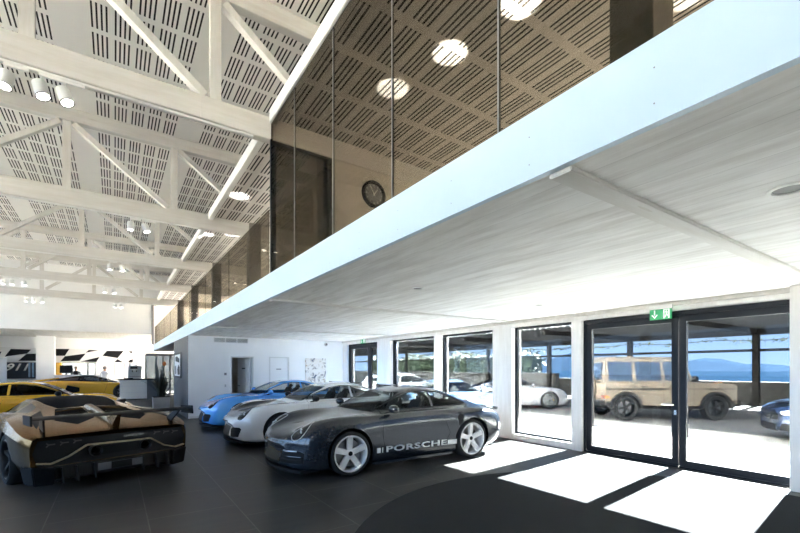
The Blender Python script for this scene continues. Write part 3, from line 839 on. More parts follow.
def coupe(name, label, pos, heading, pt, front='turbo', hood=None, rim=None, style='five', wing=None, lettering=False, caliper=None, cage=None, roof=None, mirror_mat=None, group=None, splitter=None, gl=None):
    root = thing(name, label, 'car', (pos[0], pos[1], pos[2] if len(pos) > 2 else 0), heading, group)
    bm = loft(coupe_stations()); ids = bm.faces.layers.int.new('ids')
    side = lambda c, n: abs(c.y) > .3 and c.z > .9
    # glass
    carve(bm, [(.66, .962), (.30, 1.105), (.06, 1.185), (-.2, 1.222), (-.42, 1.222), (-.44, .962)], (0, 2), side, ids, 1)
    carve(bm, [(-.49, .965), (-.47, 1.222), (-.72, 1.19), (-1.02, 1.09), (-1.24, .995), (-1.2, .968)], (0, 2), side, ids, 2)
    carve(bm, [(-.66, .925), (.66, .925), (.655, .96), (.565, 1.16), (.50, 1.222), (-.50, 1.222), (-.565, 1.16), (-.655, .96)], (1, 2), lambda c, n: c.x > .05 and n.z > .1, ids, 3)
    carve(bm, [(-.42, 1.0), (.42, 1.0), (.46, 1.12), (.42, 1.23), (-.42, 1.23), (-.46, 1.12)], (1, 2), lambda c, n: c.x < -.6 and n.z > .2, ids, 4)
    fr = lambda c, n: c.x > 1.45 and n.x > -.2
    hl = [(.65+.105*math.cos(a)-.035*math.sin(a), .70+.125*math.sin(a)+.02*math.cos(a)) for a in [2*PI*k/14 for k in range(14)]]
    for p in (hl, mirror(hl)): carve(bm, p, (1, 2), fr, ids, 5)
    if front == 'turbo':
        si = [(.38, .24), (.80, .25), (.82, .40), (.74, .44), (.40, .42)]
        for p in (si, mirror(si)): carve(bm, p, (1, 2), fr, ids, 6)
        carve(bm, [(-.34, .20), (.34, .20), (.36, .36), (-.36, .36)], (1, 2), fr, ids, 7)
    else:
        si = [(.44, .22), (.66, .24), (.74, .40), (.70, .43), (.47, .43), (.38, .38)]
        for p in (si, mirror(si)): carve(bm, p, (1, 2), fr, ids, 6)
        carve(bm, [(-.36, .20), (.36, .20), (.33, .37), (.28, .42), (-.28, .42), (-.33, .37)], (1, 2), fr, ids, 7)
        carve(bm, [(-.30, .52), (.30, .52), (.27, .545), (-.27, .545)], (1, 2), fr, ids, 8)
        for s in (1, -1):   # vents on the top of the wings
            q = [(1.03, s*.66), (1.26, s*.64), (1.26, s*.80), (1.03, s*.80)]
            carve(bm, q, (0, 1), lambda c, n: c.z > .75, ids, 9)
    if hood:
        carve(bm, [(.93, -.60), (1.5, -.60), (2.0, -.50), (2.1, -.3), (2.12, 0), (2.1, .3), (2.0, .50), (1.5, .60), (.93, .60)], (0, 1), lambda c, n: c.z > .6 and n.z > .3, ids, 10)
    if front == 'turbo':   # intake behind the door
        carve(bm, [(-.98, .66), (-.90, .62), (-.86, .78), (-.93, .84), (-1.0, .80)], (0, 2), lambda c, n: abs(c.y) > .5, ids, 11)
    carve(bm, [(-.80, .60), (.80, .60), (.78, .655), (-.78, .655)], (1, 2), lambda c, n: c.x < -1.7, ids, 12)
    carve(bm, [(-.74, .24), (.74, .24), (.70, .40), (-.70, .40)], (1, 2), lambda c, n: c.x < -1.7, ids, 13)
    for x, r in ((1.225, .385), (-1.225, .40)): arch(bm, ids, x, .345, r, .55)
    bv = bvh_of(bm)
    G = gl or M['car_glass']
    made = split(bm, ids, {0: ('body_shell', pt, None), 1: ('door_window', G, None), 2: ('quarter_window', G, None), 3: ('windscreen', G, None), 4: ('rear_window', G, None),
                    5: ('headlamp', M['lamp_glass'], None), 6: ('air_intake', M['black'], None), 7: ('lower_grille', M['black'], None), 8: ('nose_vent', M['black'], None), 9: ('wing_vent', M['black'], None),
                    10: ('bonnet', hood or pt, None), 11: ('side_intake', M['black'], None), 12: ('tail_lamp', M['red_glass'], None), 13: ('rear_diffuser', M['black'], None)}, root)
    bm.free()
    if roof: pass
    # window surrounds, door gap, sill
    for s in (1, -1):
        strip(bv, [(.70, s, .952), (.30, s, 1.115), (.05, s, 1.195), (-.2, s, 1.232), (-.44, s, 1.232), (-.72, s, 1.2), (-1.02, s, 1.10), (-1.27, s, .985)], 1, s, .008, 'window_trim', M['gloss_black'], root)
        strip(bv, [(.70, s, .952), (.2, s, .955), (-.45, s, .958), (-.9, s, .96), (-1.25, s, .97)], 1, s, .007, 'window_trim', M['gloss_black'], root)
        strip(bv, [(.62, s, .94), (.66, s, .6), (.60, s, .30), (.40, s, .24), (-.55, s, .24), (-.72, s, .50), (-.50, s, .93)], 1, s, .0035, 'door_gap', M['well'], root, 0)
        MB().box((-.80, s*.70-.03, .11), (.82, s*.865, .15)).build('side_skirt', M['black'] if front != 'turbo' else pt, root, .012)
        h = project(bv, [(-.42, s, .76), (-.24, s, .765)], 1, s, .018)
        MB().tube(h, .012).build('door_handle', pt, root)
        # mirror on its arm
        mm = mirror_mat or pt
        mir = MB().sphere((.52, s*1.0, .985), .1, 16, (.75, 1.15, .68)).build('door_mirror', mm, root)
        MB().hexa([(.50, s*.84, .90), (.60, s*.84, .90), (.60, s*.86, .915), (.50, s*.86, .915)], [(.47, s*.95, .935), (.55, s*.95, .935), (.55, s*.96, .95), (.47, s*.96, .95)]).build('mirror_arm', M['black'], mir)
        # lamp lens: two little projector lenses inside the headlamp
        for yy, zz in ((.62, .72), (.68, .69)):
            q = project(bv, [(0, s*yy, zz)], 0, 1, .0)[0]
            if q is not None: MB().sphere((q.x-.004, q.y, q.z), .03, 10, (.5, 1, 1)).build('projector_lens', M['silver'], root)
    if front == 'turbo':
        for s in (1, -1):
            q = [v for v in project(bv, [(0, s*u, z) for u, z in hl+hl[:1]], 0, 1, .003) if v is not None]
            MB().tube(q, .006, 6).build('headlamp_trim', M['silver'], root)
            for z in (.30, .345):
                strip(bv, [(0, s*.42, z), (0, s*.6, z), (0, s*.78, z+.005)], 0, 1, .008, 'intake_blade', pt if z > .32 else M['black'], root, .006)
            strip(bv, [(0, s*.44, .415), (0, s*.72, .425)], 0, 1, .010, 'light_bar', M['silver'], root, .004)
    liners(root, (1.225, -1.225), .40, .86, .52, .345)
    rm = rim or M['wheel_white']
    for s in (1, -1):
        wheel(root, 1.225, s*.795, .338, .338, .255, .275, style, rm, caliper)
        wheel(root, -1.225, s*.79, .352, .352, .31, .288, style, rm, caliper)
    cabin(root, -.75, .78, .93, .62, cage=cage)
    sp = MB()
    pts = [(2.165-.22*(y/.80)**2, y) for y in [-.80+.1*k for k in range(17)]]
    low = [(x, y, .10) for x, y in pts]; hi = [(x+.03, y, .135) for x, y in pts]
    n = len(pts)
    back = [(1.7, -.80), (1.7, .80)]
    sp.prism([(1.72, -.82)]+[(x+.035, y) for x, y in pts]+[(1.72, .82)], 2, .115, .155)
    sp.build('front_splitter', splitter or M['black'], root, .008)
    MB().box((-1.95, -.66, .13), (1.75, .70, .15)).build('underbody', M['black'], root)
    if wing == 'ducktail':
        sp = [(y*.1, ) for y in range(-6, 7)]
        MB().hexa([(-2.2, -.62, .80), (-1.75, -.66, .90), (-1.75, .66, .90), (-2.2, .62, .80)], [(-2.22, -.62, .86), (-1.78, -.66, .925), (-1.78, .66, .925), (-2.22, .62, .86)]).build('rear_spoiler', pt, root, .012, seg=3)
    elif wing:
        MB().prism([(-2.34, 1.185), (-2.28, 1.20), (-2.1, 1.215), (-1.98, 1.195), (-1.98, 1.185), (-2.12, 1.195)], 1, -.86, .86).build('rear_wing', wing, root, .004)
        for s in (1, -1):
            MB().prism([(-2.38, 1.10), (-1.95, 1.10), (-1.93, 1.21), (-2.36, 1.19)], 1, s*.86-.008, s*.86+.008).build('wing_endplate', wing, root, .003)
            MB().hexa([(-2.1, s*.42-.012, .85), (-1.85, s*.42-.012, .90), (-1.85, s*.42+.012, .90), (-2.1, s*.42+.012, .85)], [(-2.2, s*.42-.012, 1.19), (-2.08, s*.42-.012, 1.20), (-2.08, s*.42+.012, 1.20), (-2.2, s*.42+.012, 1.19)]).build('wing_strut', M['black'], root, .004)
    if lettering:
        for s in (1, -1):
            me = text_mesh('side_lettering', 'PORSCHE', .128, M['decal_white'], 0, 1.9, 0, 1.08, .003)
            w = max(v.co.x for v in me.vertices)-min(v.co.x for v in me.vertices)
            k = 1.24/w
            patch(bv, me, lambda x, y: (-.02-s*x*k*1., s*2, .335+y*1.0), 1, s)
            link('side_lettering', me, root)
            for (a, b, z0, z1) in ((.70, .77, .295, .375), (-.66, -.86, .295, .375), (.655, .675, .295, .375)):
                bm2 = bmesh.new(); g = [[bm2.verts.new((a+(b-a)*i/6, 0, z0+(z1-z0)*j/3)) for j in range(4)] for i in range(7)]
                q = project(bv, [(v.co.x, s*2, v.co.z) for r in g for v in r], 1, s, .004)
                for v, p in zip([v for r in g for v in r], q):
                    if p is not None: v.co = p
                for i in range(6):
                    for j in range(3): bm2.faces.new((g[i][j], g[i+1][j], g[i+1][j+1], g[i][j+1]))
                link('side_stripe', finish(bm2, 'side_stripe', M['decal_white']), root)
    return root
M['decal_white'] = pm('decal_white', (.80, .80, .80), .4, noise=.01)


# ------------------------------------------------------------------ mid-engined wedge: faceted body
def wedge_stations():
    raw = [ # x, zb, y1, p2, p3, p4, p5, p6, ztop, bow
        (-2.36, .17, .72, (.93, .24), (.98, .50), (.955, .700), (.80, .735), (.40, .745), .75, .10),
        (-2.18, .15, .74, (.95, .24), (1.035, .56), (1.02, .735), (.84, .78), (.40, .80), .805, .06),
        (-1.75, .16, .78, (1.0, .26), (1.085, .58), (1.05, .82), (.84, .87), (.42, .87), .88, 0),
        (-1.25, .12, .80, (1.02, .22), (1.09, .58), (1.03, .885), (.83, .92), (.44, .955), .965, 0),
        (-.75, .11, .80, (.99, .20), (1.03, .56), (.97, .88), (.81, .93), (.48, 1.035), 1.05, 0),
        (-.25, .11, .80, (.95, .19), (.96, .52), (.93, .83), (.80, .90), (.52, 1.095), 1.12, 0),
        (.25, .11, .80, (.93, .19), (.94, .50), (.92, .80), (.80, .86), (.53, 1.095), 1.13, 0),
        (.75, .11, .80, (.95, .19), (.95, .50), (.93, .79), (.79, .83), (.52, .99), 1.02, 0),
        (1.25, .11, .80, (.99, .19), (1.01, .50), (.96, .77), (.76, .80), (.46, .82), .83, 0),
        (1.80, .11, .76, (.96, .18), (1.0, .44), (.93, .66), (.74, .69), (.42, .68), .69, .06),
        (2.20, .12, .68, (.88, .17), (.94, .36), (.86, .50), (.68, .53), (.38, .53), .54, .16),
        (2.38, .14, .55, (.74, .17), (.80, .28), (.74, .37), (.56, .40), (.30, .41), .42, .26)]
    st = []
    for x, zb, y1, p2, p3, p4, p5, p6, zt, bow in raw:
        s = 1 if x > 0 else -1
        pts = [(0, zb), (y1, zb), p2, p3, p4, p5, p6, (0, zt)]
        ym = max(p[0] for p in pts)
        st.append([(x-s*bow*(y/ym)**2, y, z) for y, z in pts])
    return st

def wedge(name, label, pos, heading, pt, dark_roof=True, rear=True, wing=True, rim=None, group=None, script=None, dark_top=False):
    root = thing(name, label, 'car', (pos[0], pos[1], pos[2] if len(pos) > 2 else 0), heading, group)
    bm = loft(wedge_stations(), 2, 2); ids = bm.faces.layers.int.new('ids')
    if dark_top: carve(bm, [(1.2, .80), (.9, .83), (-1.0, .925), (-1.6, .93), (-1.2, 1.25), (1.0, 1.25)], (0, 2), lambda c, n: True, ids, 4)
    side = lambda c, n: abs(c.y) > .3 and c.z > .8
    carve(bm, [(1.02, .845), (.55, 1.0), (.18, 1.065), (-.22, 1.065), (-.30, .92)], (0, 2), side, ids, 1)
    carve(bm, [(-.36, .93), (-.30, 1.055), (-.62, 1.02), (-.92, .955)], (0, 2), side, ids, 2)
    carve(bm, [(-.70, .845), (.70, .845), (.66, .90), (.47, 1.085), (-.47, 1.085), (-.66, .90)], (1, 2), lambda c, n: c.x > .3 and n.z > .1, ids, 3)
    up = lambda c, n: c.z > .7 and n.z > .2
    if dark_roof:
        carve(bm, [(-1.0, -.40), (-.65, -.48), (.30, -.53), (.30, .53), (-.65, .48), (-1.0, .40)], (0, 1), lambda c, n: c.z > .95 and n.z > .3, ids, 4)
    # engine bay: dark recess either side of a coloured spine, glass behind the roof
    for s in (1, -1):
        q = [(-1.02, s*.10), (-1.70, s*.12), (-1.98, s*.40), (-1.70, s*.60), (-1.02, s*.44)]
        carve(bm, q, (0, 1), up, ids, 5)
        q = [(-.95, s*.60), (-1.55, s*.68), (-2.0, s*.86), (-1.35, s*.84)]
        carve(bm, q, (0, 1), up, ids, 6)
        carve(bm, [(-.75, .72), (-.30, .60), (-.30, .42), (-.52, .36), (-.85, .50)], (0, 2), lambda c, n: c.y*s > .6, ids, 7)
    if rear:
        carve(bm, [(-.90, .34), (-.955, .52), (-.90, .685), (.90, .685), (.955, .52), (.90, .34), (.62, .345), (-.62, .345)], (1, 2), lambda c, n: c.x < -2.05, ids, 8)
        carve(bm, [(-1.1, .12), (1.1, .12), (1.1, .335), (-1.1, .335)], (1, 2), lambda c, n: c.x < -1.95, ids, 9)
    fr = lambda c, n: c.x > 1.5
    for p in ([(.50, .48), (.86, .52), (.88, .60), (.72, .585)],):
        for q in (p, mirror(p)): carve(bm, q, (1, 2), fr, ids, 10)
    for p in ([(.25, .18), (.80, .19), (.86, .36), (.50, .37)],):
        for q in (p, mirror(p)): carve(bm, q, (1, 2), fr, ids, 11)
    for x, r in ((1.36, .385), (-1.34, .40)): arch(bm, ids, x, .35, r, .6)
    bv = bvh_of(bm)
    G = M['car_glass']
    made = split(bm, ids, {0: ('body_shell', pt, None), 1: ('door_window', G, None), 2: ('quarter_panel', M['gloss_black'], None), 3: ('windscreen', G, None), 4: ('roof_panel', M['matte_black'], None),
        5: ('engine_cover', M['matte_black'], None), 6: ('air_scoop', M['black'], None), 7: ('side_intake', M['black'], None), 8: ('rear_fascia', M['gloss_black'], None), 9: ('rear_diffuser', M['black'], None),
        10: ('headlamp', M['lamp_glass'], None), 11: ('front_intake', M['black'], None)}, root, 18)
    bm.free()
    liners(root, (1.36, -1.34), .40, .92, .56, .35)
    rm = rim or M['wheel_dark']
    for s in (1, -1):
        wheel(root, 1.36, s*.875, .345, .345, .26, .265, 'six', rm)
        wheel(root, -1.34, s*.90, .36, .36, .34, .275, 'six', rm)
        h = MB().hexa([(.62, s*.94, .90), (.74, s*.94, .90), (.76, s*1.12, .93), (.64, s*1.12, .93)], [(.60, s*.96, .99), (.70, s*.96, .99), (.72, s*1.13, 1.0), (.62, s*1.13, 1.0)]).build('door_mirror', M['gloss_black'], root, .015)
        MB().tube([(.66, s*.84, .86), (.68, s*.98, .92)], .014).build('mirror_arm', M['black'], h)
        MB().box((-.85, s*.76, .10), (.90, s*.965, .15)).build('side_skirt', M['carbon'], root, .01)
        strip(bv, [(.80, s, .80), (.62, s, .30), (-.35, s, .28), (-.52, s, .78)], 1, s, .004, 'door_gap', M['well'], root, 0)
    cabin(root, -.35, .95, .86, .62)
    MB().prism([(2.05, -.90), (2.25, -.75), (2.42, -.3), (2.44, 0), (2.42, .3), (2.25, .75), (2.05, .90), (1.8, .92), (1.8, -.92)], 2, .09, .12).build('front_splitter', M['carbon'], root, .006)
    MB().box((-2.1, -.75, .13), (1.8, .75, .15)).build('underbody', M['black'], root)
    # louvres over the engine
    for s in (1, -1):
        for i in range(3):
            x = -1.08-.19*i; z = 1.0-.045*i
            MB().hexa([(x, s*.13, z-.02), (x, s*.46, z-.045), (x-.15, s*.48, z-.035), (x-.15, s*.13, z-.005)],
                      [(x, s*.13, z-.005), (x, s*.46, z-.03), (x-.15, s*.48, z-.02), (x-.15, s*.13, z+.01)]).build('engine_louvre', pt if i != 1 else M['gloss_black'], root, .003)
    MB().hexa([(-1.0, -.09, .97), (-1.0, .09, .97), (-2.12, .05, .80), (-2.12, -.05, .80)], [(-1.0, -.045, 1.05), (-1.0, .045, 1.05), (-2.10, .03, .90), (-2.10, -.03, .90)]).build('centre_spine', pt, root, .01)
    if rear:
        xr = lambda y: -2.372+.085*min(1, abs(y)/.95)**2
        # coloured line framing the exhaust panel
        ol = [(-.925, .405), (-.78, .385), (-.60, .44), (-.40, .575), (.40, .585), (.60, .455), (.78, .385), (.925, .405)]
        fine = []
        for a_, b_ in zip(ol[:-1], ol[1:]):
            for k in range(4): fine.append((xr(a_[0]+(b_[0]-a_[0])*k/4)-.012, a_[0]+(b_[0]-a_[0])*k/4, a_[1]+(b_[1]-a_[1])*k/4))
        fine.append((xr(.925)-.012, .925, .405))
        mb = MB()
        for a_, b_ in zip(fine[:-1], fine[1:]): mb.beam(a_, b_, .04, .020)
        mb.build('rear_outline', M['pale_bronze'], root, .003)
        for s in (1, -1):
            MB().lathe([(.055, -.02), (.075, -.05), (.078, 0), (.06, .0), (.05, -.02), (.048, .12), (0, .12)], 'x', 24, (-2.40, s*.31, .50)).build('exhaust_pipe', M['gloss_black'], root)
            for i in range(3):
                y = s*(.50+.14*i); x0 = xr(y)-.004
                mb = MB().beam((x0, y-.045, .655-.01*i), (x0, y+.02, .655-.01*i), .02, .018).beam((x0, y+.02, .655-.01*i), (x0, y+.05, .625-.01*i), .02, .018).beam((x0, y+.02, .655-.01*i), (x0, y+.05, .675-.01*i), .02, .014)
                mb.build('tail_lamp', M['lamp_y'], root)
            for y in (.30, .50, .66):
                MB().prism([(-2.41, .12), (-2.0, .10), (-2.0, .28), (-2.36, .32)], 1, s*y-.008, s*y+.008).build('diffuser_fin', M['black'], root, .002)
            MB().hexa([(-2.32, s*.74, .10), (-2.28, s*.94, .11), (-2.05, s*1.0, .11), (-2.05, s*.74, .10)], [(-2.37, s*.74, .33), (-2.30, s*.97, .36), (-2.05, s*1.04, .34), (-2.05, s*.74, .33)]).build('bumper_corner', M['black'], root, .012)
        MB().box((-2.395, -.25, .43), (-2.38, .25, .56)).build('exhaust_mesh', M['black'], root, .004)
        pl = MB().box((-2.395, -.30, .20), (-2.37, .30, .325)).build('plate_holder', M['black'], root, .004)
        MB().box((-2.401, -.28, .212), (-2.394, .28, .313)).build('licence_plate', M['plate'], pl)
        MB().box((-2.404, -.14, .215), (-2.400, .12, .31)).build('plate_badge', M['black'], pl)
        if script:
            me = text_mesh('badge_script', script, .045, M['chrome'], .003, 1.1, .35, 1.0)
            b = link('badge_script', me, root, (xr(0)-.012, -.16, .655)); b.rotation_euler = (R(90), 0, R(-90))
    if wing:
        MB().prism([(-2.42, .965), (-2.38, .985), (-2.20, 1.0), (-2.10, .985), (-2.12, .975), (-2.24, .985)], 1, -1.0, 1.0).build('rear_wing', M['black'], root, .004)
        for s in (1, -1):
            MB().prism([(-2.46, .90), (-2.08, .90), (-2.06, 1.02), (-2.44, 1.03)], 1, s*1.0-.012, s*1.0+.012).build('wing_endplate', M['black'], root, .004)
            MB().hexa([(-2.10, s*.80-.012, .74), (-1.9, s*.80-.012, .78), (-1.9, s*.80+.012, .78), (-2.10, s*.80+.012, .74)], [(-2.35, s*.86-.012, .975), (-2.2, s*.86-.012, .985), (-2.2, s*.86+.012, .985), (-2.35, s*.86+.012, .975)]).build('wing_strut', M['black'], root, .003)
        MB().hexa([(-2.20, -.05, .78), (-1.8, -.05, .85), (-1.8, .05, .85), (-2.20, .05, .78)], [(-2.34, -.022, .98), (-2.22, -.022, .985), (-2.22, .022, .985), (-2.34, .022, .98)]).build('wing_pylon', pt, root, .006)
    return root
M['lamp_y'] = pm('tail_lamp_clear', (.10, .09, .09), .15, coat=1., noise=.1)

# ------------------------------------------------------------------ estate / saloon
def estate_stations(roof=1.42, tail=1.0):
    raw = [
        (2.46, .30, .40, (.55, .32), (.62, .48), (.56, .60), (.46, .66), (.25, .68), .685, .15),
        (2.38, .22, .60, (.76, .25), (.85, .50), (.80, .68), (.66, .74), (.35, .76), .765, .22),
        (2.05, .17, .70, (.88, .20), (.94, .52), (.88, .80), (.72, .86), (.40, .875), .885, .08),
        (1.50, .16, .74, (.91, .20), (.965, .55), (.91, .89), (.76, .945), (.45, .965), .975, 0),
        (1.02, .16, .76, (.90, .20), (.955, .55), (.91, .93), (.78, .98), (.52, 1.00), 1.01, 0),
        (.55, .16, .76, (.90, .20), (.945, .56), (.915, .95), (.80, 1.005), (.64, 1.16), 1.20, 0),
        (.10, .16, .76, (.90, .20), (.945, .57), (.92, .96), (.80, 1.015), (.61, roof-.10), roof-.04, 0),
        (-.40, .16, .76, (.90, .20), (.945, .57), (.92, .965), (.80, 1.02), (.60, roof-.055), roof, 0),
        (-1.0, .16, .76, (.90, .20), (.95, .57), (.93, .97), (.80, 1.03), (.58, roof-.075), roof-.015, 0),
        (-1.55, .17, .76, (.92, .22), (.965, .58), (.935, .97), (.79, 1.04), (.54, roof-.16), roof-.09, 0),
        (-2.05, .20, .72, (.88, .26), (.94, .60), (.90, .94), (.76, 1.02), (.50, (roof-.16)*tail), (roof-.22)*tail+.10, .05),
        (-2.38, .26, .62, (.78, .32), (.86, .60), (.82, .86), (.68, .93), (.42, .98), .99, .14),
        (-2.45, .34, .48, (.58, .38), (.64, .56), (.58, .72), (.46, .78), (.26, .80), .81, .12)]
    st = []
    for x, zb, y1, p2, p3, p4, p5, p6, zt, bow in raw:
        s = 1 if x > 0 else -1
        pts = [(0, zb), (y1, zb), p2, p3, p4, p5, p6, (0, zt)]
        ym = max(p[0] for p in pts)
        st.append([(x-s*bow*(y/ym)**2, y, z) for y, z in pts])
    return st

def estate(name, label, pos, heading, pt, roof=1.42, tail=1., nose='bars', group=None):
    root = thing(name, label, 'car', (pos[0], pos[1], pos[2]), heading, group)
    bm = loft(estate_stations(roof, tail), 4, 3); ids = bm.faces.layers.int.new('ids')
    side = lambda c, n: abs(c.y) > .35 and c.z > 1.0
    zt = roof-.115
    carve(bm, [(.86, 1.045), (.30, zt-.07), (.10, zt), (-.42, zt+.02), (-.46, 1.05)], (0, 2), side, ids, 1)
    carve(bm, [(-.53, 1.05), (-.49, zt+.02), (-1.05, zt), (-1.35, zt-.03), (-1.30, 1.055)], (0, 2), side, ids, 2)
    carve(bm, [(-1.38, 1.06), (-1.42, zt-.035), (-1.70, zt-.10), (-1.95, 1.10)], (0, 2), side, ids, 3)
    carve(bm, [(-.70, 1.03), (.70, 1.03), (.58, zt), (.52, zt+.04), (-.52, zt+.04), (-.58, zt)], (1, 2), lambda c, n: c.x > .1 and n.z > .1, ids, 4)
    carve(bm, [(-.60, 1.06), (.60, 1.06), (.46, zt-.02), (-.46, zt-.02)], (1, 2), lambda c, n: c.x < -1.6, ids, 5)
    fr = lambda c, n: c.x > 1.8
    hl = [(.46, .61), (.84, .63), (.86, .72), (.74, .745), (.48, .70)]
    for q in (hl, mirror(hl)): carve(bm, q, (1, 2), fr, ids, 6)
    if nose == 'bars':
        for q in ([(.03, .48), (.33, .50), (.36, .70), (.30, .735), (.06, .73), (.03, .70)],): 
            for p in (q, mirror(q)): carve(bm, p, (1, 2), fr, ids, 7)
    sq = [(.45, .26), (.80, .28), (.82, .46), (.50, .42)]
    for p in (sq, mirror(sq)): carve(bm, p, (1, 2), fr, ids, 8)
    carve(bm, [(-.38, .24), (.38, .24), (.36, .40), (-.36, .40)], (1, 2), fr, ids, 8)
    carve(bm, [(-.80, .74), (.80, .74), (.78, .82), (-.78, .82)], (1, 2), lambda c, n: c.x < -2, ids, 9)
    for x in (1.46, -1.46): arch(bm, ids, x, .35, .395, .6)
    G = M['car_glass']
    split(bm, ids, {0: ('body_shell', pt, None), 1: ('front_window', G, None), 2: ('rear_side_window', G, None), 3: ('quarter_window', G, None), 4: ('windscreen', G, None), 5: ('rear_window', G, None),
        6: ('headlamp', M['headlamp_clear'], None), 7: ('grille', M['gloss_black'], None), 8: ('air_intake', M['black'], None), 9: ('tail_lamp', M['red_glass'], None)}, root)
    bv = bvh_of(bm)
    for s in (1, -1):
        strip(bv, [(0, s*.50, .69), (0, s*.66, .715), (0, s*.80, .71)], 0, 1, .012, 'daytime_light', M['daytime'], root, .003)
        strip(bv, [(.90, s, 1.035), (.30, s, zt-.06), (.10, s, zt+.01), (-.45, s, zt+.03), (-1.05, s, zt+.012), (-1.7, s, zt-.09), (-2.0, s, 1.09)], 1, s, .009, 'window_trim', M['chrome'], root)
        mi = MB().sphere((.66, s*1.03, 1.05), .1, 14, (.7, 1.2, .7)).build('door_mirror', pt, root)
        MB().tube([(.64, s*.88, .99), (.66, s*.98, 1.02)], .016).build('mirror_arm', M['black'], mi)
        for x in (-.40, -1.25):
            MB().tube([q for q in project(bv, [(x, s, .86), (x+.18, s, .865)], 1, s, .02)], .012).build('door_handle', pt, root)
        wheel(root, 1.46, s*.80, .345, .345, .25, .25, 'double', M['wheel_grey'])
        wheel(root, -1.46, s*.80, .345, .345, .25, .25, 'double', M['wheel_grey'])
    bm.free()
    liners(root, (1.46, -1.46), .395, .88, .56, .35)
    cabin(root, -.7, .85, 1.03, .66)
    MB().box((-2.1, -.72, .16), (2.1, .72, .19)).build('underbody', M['black'], root)
    return root
M['headlamp_clear'] = pm('headlamp_clear', (.35, .37, .40), .08, coat=1., noise=.3, scale=30)
M['daytime'] = pm('daytime_strip', (.9, .9, .9), .3, emit=(1, 1, 1), estr=1.5)

